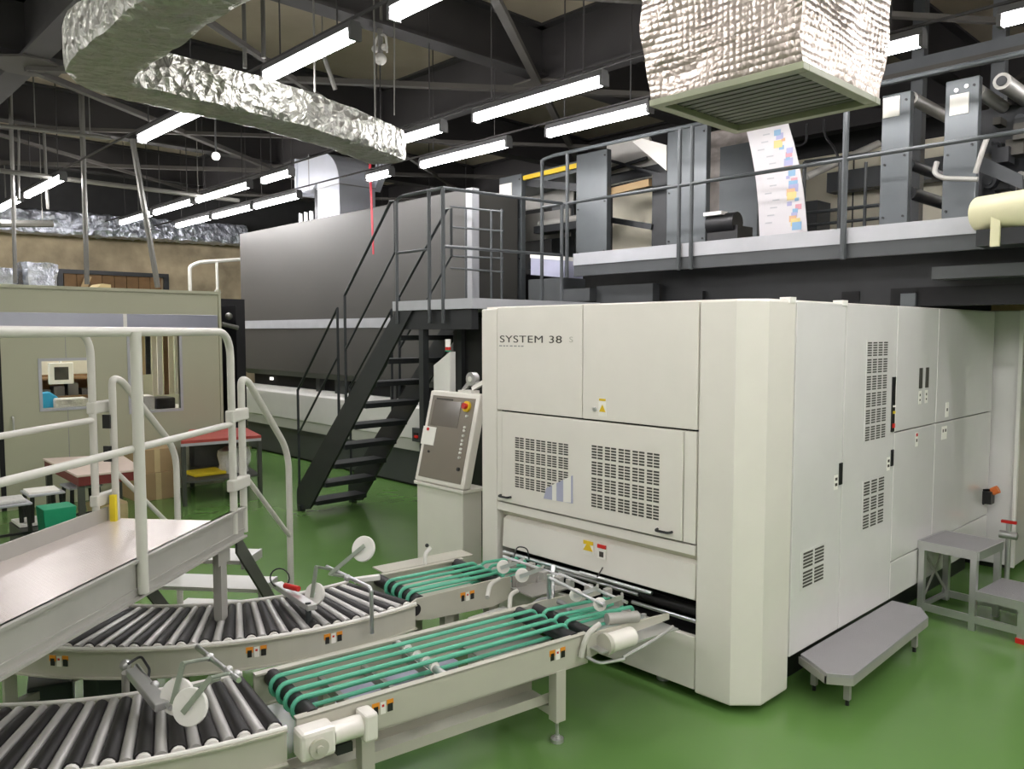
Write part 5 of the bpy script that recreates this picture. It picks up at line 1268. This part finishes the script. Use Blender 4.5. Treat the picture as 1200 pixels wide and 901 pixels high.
# strip curtains in the second window
cols = ['sticker','sticker','cardboard_light','press_dark','panel_cream','sticker','brown_wood','panel_cream','sticker']
for i in range(9):
    y = 3.15+i*.066; zb = 1.0 if i not in (2,3) else 1.25
    tag(MB().m(cols[i]).extr([(BX-.24-.02*(i%2),y,zb+.10),(BX-.24-.02*(i%2),y+.055,zb+.10),(BX-.24,y+.058,2.28),(BX-.24,y,2.28)],(-.01,0,0)).build('curtain_strip', at=(BX-.24,y,1.1)), '%s hanging curtain strip behind the taller booth window' % ['leftmost white','second white','tan','dark grey','cream middle','white third from right','brown','cream second from right','rightmost white'][i], 'curtain strip', 'curtain strips inside the booth')
c = bpy.data.objects

# booth rooftop clutter
def simple(name, label, cat, fn, at, matn, smooth=False, bevel=0, group=None):
    m = MB().m(matn); fn(m); o = m.build(name, at=at, smooth=smooth, bevel=bevel); return tag(o, label, cat, group)
r1, r2 = PX(20,335,-11.2), PX(63,335,-11.2)
def bundle(m, x0, x1, y0, y1, z0, z1, amp=.03):
    prev = None
    for l in range(5):
        z = z0+(z1-z0)*l/4; cur = []
        for i in range(20):
            a = 2*PI*i/20; c_, s_ = math.cos(a), math.sin(a)
            k_ = 1/max(abs(c_), abs(s_)); k_ = k_**.8
            p = Vector(((x0+x1)/2+(x1-x0)/2*c_*k_, (y0+y1)/2+(y1-y0)/2*s_*k_, z))
            cur.append(m.v(p+(noise.noise_vector(p*6)*amp if l else Vector((0,0,0)))))
        if prev:
            for j in range(20): m.f([prev[j], prev[(j+1)%20], cur[(j+1)%20], cur[j]])
        else: m.f(cur)
        prev = cur
    m.f(prev)
simple('wrapped_bundle', 'silvery plastic wrapped bundle on the booth roof', 'bundle', lambda m: bundle(m, -11.4,-10.9, r1.y, r2.y, 2.33, 2.68), (-11.1,(r1.y+r2.y)/2,2.33), 'silver_wrap')
r1, r2 = PX(0,335,-11.2), PX(16,335,-11.2)
simple('wrapped_bundle', 'smaller plastic wrapped bundle at the far left on the booth roof', 'bundle', lambda m: bundle(m, -11.4,-10.9, r1.y-.2, r2.y, 2.33, 2.6), (-11.1,r1.y,2.33), 'silver_wrap')
r1, r2 = PX(98,335,-10.6), PX(130,335,-10.6)
simple('cardboard_sheet', 'folded pale cardboard lying on the booth roof', 'cardboard', lambda m: m.extr([(-10.6,r1.y,2.33),(-10.6,r2.y,2.33),(-10.6,r2.y,2.43),(-10.6,r2.y-.1,2.44),(-10.6,r1.y+.1,2.35)],(-.4,0,0)), (-10.8,r1.y,2.33), 'cardboard_light')
# brown boarded opening in the far wall
q0, q1 = PX(66, 314, X0), PX(196, 320, X0)
o_ = thing('wall_hatch', 'dark brown boarded opening in the far concrete wall', 'hatch', (X0, (q0.y+q1.y)/2, 2.4))
part(o_, 'boards', 'brown_wood', lambda m: [m.box(X0, X0+.04, q0.y+.1+i*.2, q0.y+.1+i*.2+.19, 1.9, 2.83) for i in range(int((q1.y-q0.y-.2)/.2))])
part(o_, 'frame', 'press_dark', lambda m: (m.box(X0,X0+.07,q0.y,q1.y,2.83,2.9), m.box(X0,X0+.07,q0.y,q0.y+.08,1.9,2.83), m.box(X0,X0+.07,q1.y-.08,q1.y,1.9,2.83)))
part(o_, 'leaning_plank', 'cardboard', lambda m: m.beam((X0+.15,q0.y+.25,2.3),(X0+.15,q0.y+.45,2.8),.03,.1))
# white pipe frame near dryer
pr = thing('pipe_frame', 'white pipe frame with valves standing right behind the booth', 'pipe frame', (-13.5, 6.3, 0))
a, b = PX(222, 309, -13.0), PX(282, 306, -13.0)
part(pr, 'top_pipe', 'rail_paint', lambda m: m.tube(round_path([(-13,a.y,2.4),(-13,a.y,a.z-.05),(-13,a.y+.15,a.z+.03),(-13,b.y,b.z+.03)],.05), .03, 8), smooth=True)
m_ = PX(254, 306, -13.0)
part(pr, 'post', 'rail_paint', lambda m: (m.tube([(-13,m_.y,0),(-13,m_.y,m_.z)], .025, 8), m.tube([(-13,a.y,0),(-13,a.y,2.4)], .025, 8)), smooth=True)
part(pr, 'valve', 'alu_matte', lambda m: m.ball((-13,m_.y,2.5), .06, 8).ball((-13,a.y,2.45), .07, 8), smooth=True)
# conduits hanging in the left half
def rod(label, pa, pb, x, r, name='vertical_conduit', matn='conduit', cat='conduit', grp=None, totop=False):
    a, b = PX(*pa, x), PX(*pb, x)
    if totop: a = Vector((a.x, a.y, ZC))
    if cat == 'pipe' or name == 'vertical_conduit' and not totop and pb[1] < 120:
        m = MB().m(matn).tube([a, b], r, 8)
        for f in (.3, .8) if cat == 'pipe' else (.0,):
            q = a.lerp(b, f); m.tube([q, Vector((q.x, q.y, ZC))], .006, 6)
        return tag(m.build(name, at=b, smooth=True), label, cat, grp)
    return tag(MB().m(matn).tube([a, b], r, 8).build(name, at=b, smooth=True), label, cat, grp)
rod('straight vertical pole rising from the booth roof, left of the leaning one', (96,118), (102,333), -10.2, .028, totop=True)
rod('leaning pale pole rising from the booth roof below a tube lamp', (155,163), (185,337), -10.2, .035)
rod('thin vertical pole at the left edge above the booth roof', (14,150), (18,332), -10.8, .022, totop=True)
rod('short thin hanging rod near the top left ceiling', (51,158), (56,245), -11.5, .018, totop=True)
rod('thin hanging rod left of the straight pole', (24,158), (22,233), -11.5, .014, totop=True)
rod('steel brace pipe hanging beside the large tube lamp', (378,62), (393,105), -6.2, .02)
rod('thin twin rod above the foil duct, left', (286,22), (287,80), -6.5, .018, totop=True)
rod('thin twin rod above the foil duct, right', (308,0), (309,68), -6.5, .02, totop=True)
for (pa, pb, x, r, lb) in (((0,147),(130,162),-9.8,.02,'upper long horizontal pipe across the left ceiling'), ((0,200),(280,235),-10.5,.028,'lower long horizontal pipe across the left ceiling'), ((0,262),(62,262),-13.0,.05,'pale pipe at the left edge beside the far foil duct')):
    rod(lb, pa, pb, x, r, name='horizontal_pipe', cat='pipe')
# black frame in the gap right of booth
gx = thing('dark_rack', 'black rack standing in the gap between booth and dryer', 'rack', (-10.2, 4.45, 0))
part(gx, 'frame', 'plastic_black', lambda m: (m.box(-10.6,-10.1,4.3,4.36,0,2.2), m.box(-10.6,-10.1,4.62,4.68,0,2.2), m.box(-10.7,-10.65,4.2,5.0,0,2.3)))
part(gx, 'fittings', 'conduit', lambda m: (m.tube([(-10.05,4.4,1.95),(-10.05,4.62,1.9)], .03, 8), m.ball((-10.05,4.5,2.05), .05, 8)), smooth=True)

# ================================================================== FLOOR FURNITURE LEFT
tb = thing('work_table', 'small table with pinkish top and dark red edge in front of the booth', 'table', (-8.2, 2.35, 0))
TZ = .60
tp = [PZ(50,537,TZ), PZ(90,557,TZ), PZ(168,549,TZ), PZ(142,532,TZ)]
part(tb, 'tabletop', 'pink_top', lambda m: m.prism([(p.x,p.y) for p in tp], TZ-.02, TZ), bevel=.004)
part(tb, 'apron', 'red_edge', lambda m: m.prism([(p.x*.99+(-8.2)*.01,p.y*.96+2.35*.04) for p in tp], TZ-.10, TZ-.021))
for p in tp:
    qx = p.x*.93+(-8.2)*.07; qy = p.y*.88+2.35*.12
    part(tb, 'leg', 'frame_grey', lambda m: m.box(qx-.025,qx+.025,qy-.025,qy+.025,0,TZ-.10))
def stool(label, px, py, z, lab2=None):
    p = PZ(px, py, z)
    t = thing('stool', label, 'stool', (p.x, p.y, 0), None)
    part(t, 'seat', 'fascia_light', lambda m: m.box(p.x-.16,p.x+.16,p.y-.14,p.y+.14,z-.02,z), bevel=.006)
    for sx in (-1,1):
        for sy in (-1,1):
            part(t, 'leg', 'plastic_black', lambda m: m.beam((p.x+sx*.13,p.y+sy*.11,z-.02),(p.x+sx*.15,p.y+sy*.13,0),.025,.025))
    part(t, 'stretcher', 'plastic_black', lambda m: (m.box(p.x-.14,p.x+.14,p.y-.13,p.y-.11,.18,.2), m.box(p.x+.125,p.x+.145,p.y-.12,p.y+.12,.18,.2)))
    return t, p
t1, p1 = stool('small stool with papers left of the pinkish table', 50, 575, .46)
tag(MB().m('sticker').prism([(p1.x-.14,p1.y-.12),(p1.x+.12,p1.y-.13),(p1.x+.14,p1.y+.1),(p1.x-.12,p1.y+.12)],.46,.475).build('paper_stack', at=(p1.x,p1.y,.46)), 'white papers on the stool left of the pinkish table', 'papers')
t2, p2 = stool('stool with white cloth at the far left edge', 10, 588, .44)
tag(MB().m('plastic_bag').prism([(p2.x-.13,p2.y-.12),(p2.x+.12,p2.y-.12),(p2.x+.13,p2.y+.1),(p2.x-.12,p2.y+.12)],.44,.47).build('folded_cloth', at=(p2.x,p2.y,.44), bevel=.01), 'white folded cloth on the stool at the far left edge', 'cloth')
t3, p3 = stool('dark stool partly under the pinkish table', 95, 567, .44)
def bucket(label, px, py, z, r, h):
    p = PZ(px, py, 0)
    o = tag(MB().m('bin_green').extr([(p.x-r*.8,p.y-r*.8,0),(p.x+r*.8,p.y-r*.8,0),(p.x+r,p.y-r,h),(p.x-r,p.y-r,h)],(0,.01,0)).hexa([(p.x-r*.8,p.y-r*.8,0),(p.x+r*.8,p.y-r*.8,0),(p.x+r*.8,p.y+r*.8,0),(p.x-r*.8,p.y+r*.8,0),(p.x-r,p.y-r,h),(p.x+r,p.y-r,h),(p.x+r,p.y+r,h),(p.x-r,p.y+r,h)]).build('bin', at=(p.x,p.y,0), bevel=.01), label, 'bin')
bucket('green plastic bin beside the pinkish table', 68, 655, 0, .12, .44)
bucket('green plastic bin cut by the left edge behind the bridge', 4, 690, 0, .13, .30)
wb = PZ(40, 640, 0)
simple('cleaning_board', 'white board lying low behind the bridge curb', 'board', lambda m: m.box(wb.x-.22,wb.x+.1,wb.y-.12,wb.y+.1,.2,.22), (wb.x,wb.y,.2), 'sticker')
wb2 = PZ(46, 650, 0)
bk = thing('parts_basket', 'dark wire basket low on the floor behind the bridge curb', 'basket', (wb.x, wb.y, 0))
part(bk, 'body', 'frame_grey', lambda m: m.box(wb.x-.25,wb.x+.25,wb.y-.13,wb.y+.13,0,.19))
yo = PZ(126, 618, 0)
simple('yellow_bag', 'yellow and tan sack on the floor under the pinkish table', 'sack', lambda m: bundle(m, yo.x-.18,yo.x+.18,yo.y-.15,yo.y+.15,0,.24,.03), (yo.x,yo.y,0), 'cardboard_light', True)
# cardboard boxes
def carton(label, x0, x1, y0, y1, z0, z1):
    t = thing('cardboard_box', label, 'box', ((x0+x1)/2,(y0+y1)/2,z0), 'cartons stacked by the booth')
    part(t, 'carton', 'cardboard', lambda m: m.box(x0,x1,y0,y1,z0,z1), bevel=.004)
    part(t, 'tape', 'cardboard_light', lambda m: m.box(x1,x1+.002,(y0+y1)/2-.03,(y0+y1)/2+.03,z0,z1))
carton('lower cardboard box against the booth beside the pinkish table', -9.46,-9.0,2.95,3.42,0,.30)
carton('upper cardboard box stacked against the booth wall', -9.45,-9.02,2.97,3.40,.302,.56)
# red bench
rb = thing('work_bench', 'workbench with worn red top and lower shelf between booth and dryer', 'workbench', (-8.7, 3.7, 0))
RZ = .70
rp = [PZ(212,517,RZ), PZ(306,510,RZ), PZ(288,501,RZ), PZ(222,503,RZ)]
part(rb, 'tabletop', 'red_top', lambda m: m.prism([(p.x,p.y) for p in rp], RZ-.03, RZ))
part(rb, 'top_trim', 'fascia_light', lambda m: m.extr([(rp[0].x,rp[0].y,RZ-.06),(rp[1].x,rp[1].y,RZ-.06),(rp[1].x,rp[1].y,RZ-.03),(rp[0].x,rp[0].y,RZ-.03)],(-.02,.0,0)))
cxm = sum(p.x for p in rp)/4; cym = sum(p.y for p in rp)/4
part(rb, 'shelf', 'frame_grey', lambda m: m.prism([(p.x*.96+cxm*.04,p.y*.96+cym*.04) for p in rp], .24, .26))
part(rb, 'back_panel', 'frame_grey', lambda m: m.extr([(rp[3].x,rp[3].y,.26),(rp[2].x,rp[2].y,.26),(rp[2].x,rp[2].y,RZ-.03),(rp[3].x,rp[3].y,RZ-.03)],(.02,0,0)))
for p in rp:
    qx = p.x*.95+cxm*.05; qy = p.y*.95+cym*.05
    part(rb, 'leg', 'frame_grey', lambda m: m.box(qx-.02,qx+.02,qy-.02,qy+.02,0,RZ-.03))
yq = PZ(243,553,.28)
simple('yellow_tray', 'bright yellow tray on the lower shelf of the red workbench', 'tray', lambda m: (m.box(yq.x-.16,yq.x+.16,yq.y-.2,yq.y+.16,.262,.30),), (yq.x,yq.y,.262), 'yellow', bevel=.01)
bq = PZ(258,552,.28)
simple('plastic_bag', 'crumpled clear plastic bag on the lower shelf of the red workbench', 'bag', lambda m: bundle(m, bq.x-.12,bq.x+.14,bq.y+.0,bq.y+.3,.262,.52,.06), (bq.x,bq.y,.262), 'plastic_bag')

# ================================================================== CAMERA AND LOOK
cam = bpy.data.cameras.new('camera'); co = bpy.data.objects.new('camera', cam); C.objects.link(co)
co.location = CAM; co.rotation_euler = (PI/2-PITCH, 0, YAW)
cam.sensor_fit = 'HORIZONTAL'; cam.sensor_width = 36; cam.lens = F/W*36; cam.clip_start = .05; cam.clip_end = 100
S = bpy.context.scene
S.camera = co
w = bpy.data.worlds.new('world'); S.world = w; w.use_nodes = True
w.node_tree.nodes['Background'].inputs['Color'].default_value = (.8, .85, .9, 1); w.node_tree.nodes['Background'].inputs['Strength'].default_value = .0
S.view_settings.view_transform = 'Standard'; S.view_settings.look = 'None'; S.view_settings.gamma = 1
S.view_settings.use_curve_mapping = False
S.view_settings.exposure = 1.0
S.cycles.use_denoising = True
S.cycles.max_bounces = 8; S.cycles.diffuse_bounces = 4; S.cycles.glossy_bounces = 4
S.cycles.sample_clamp_indirect = 6
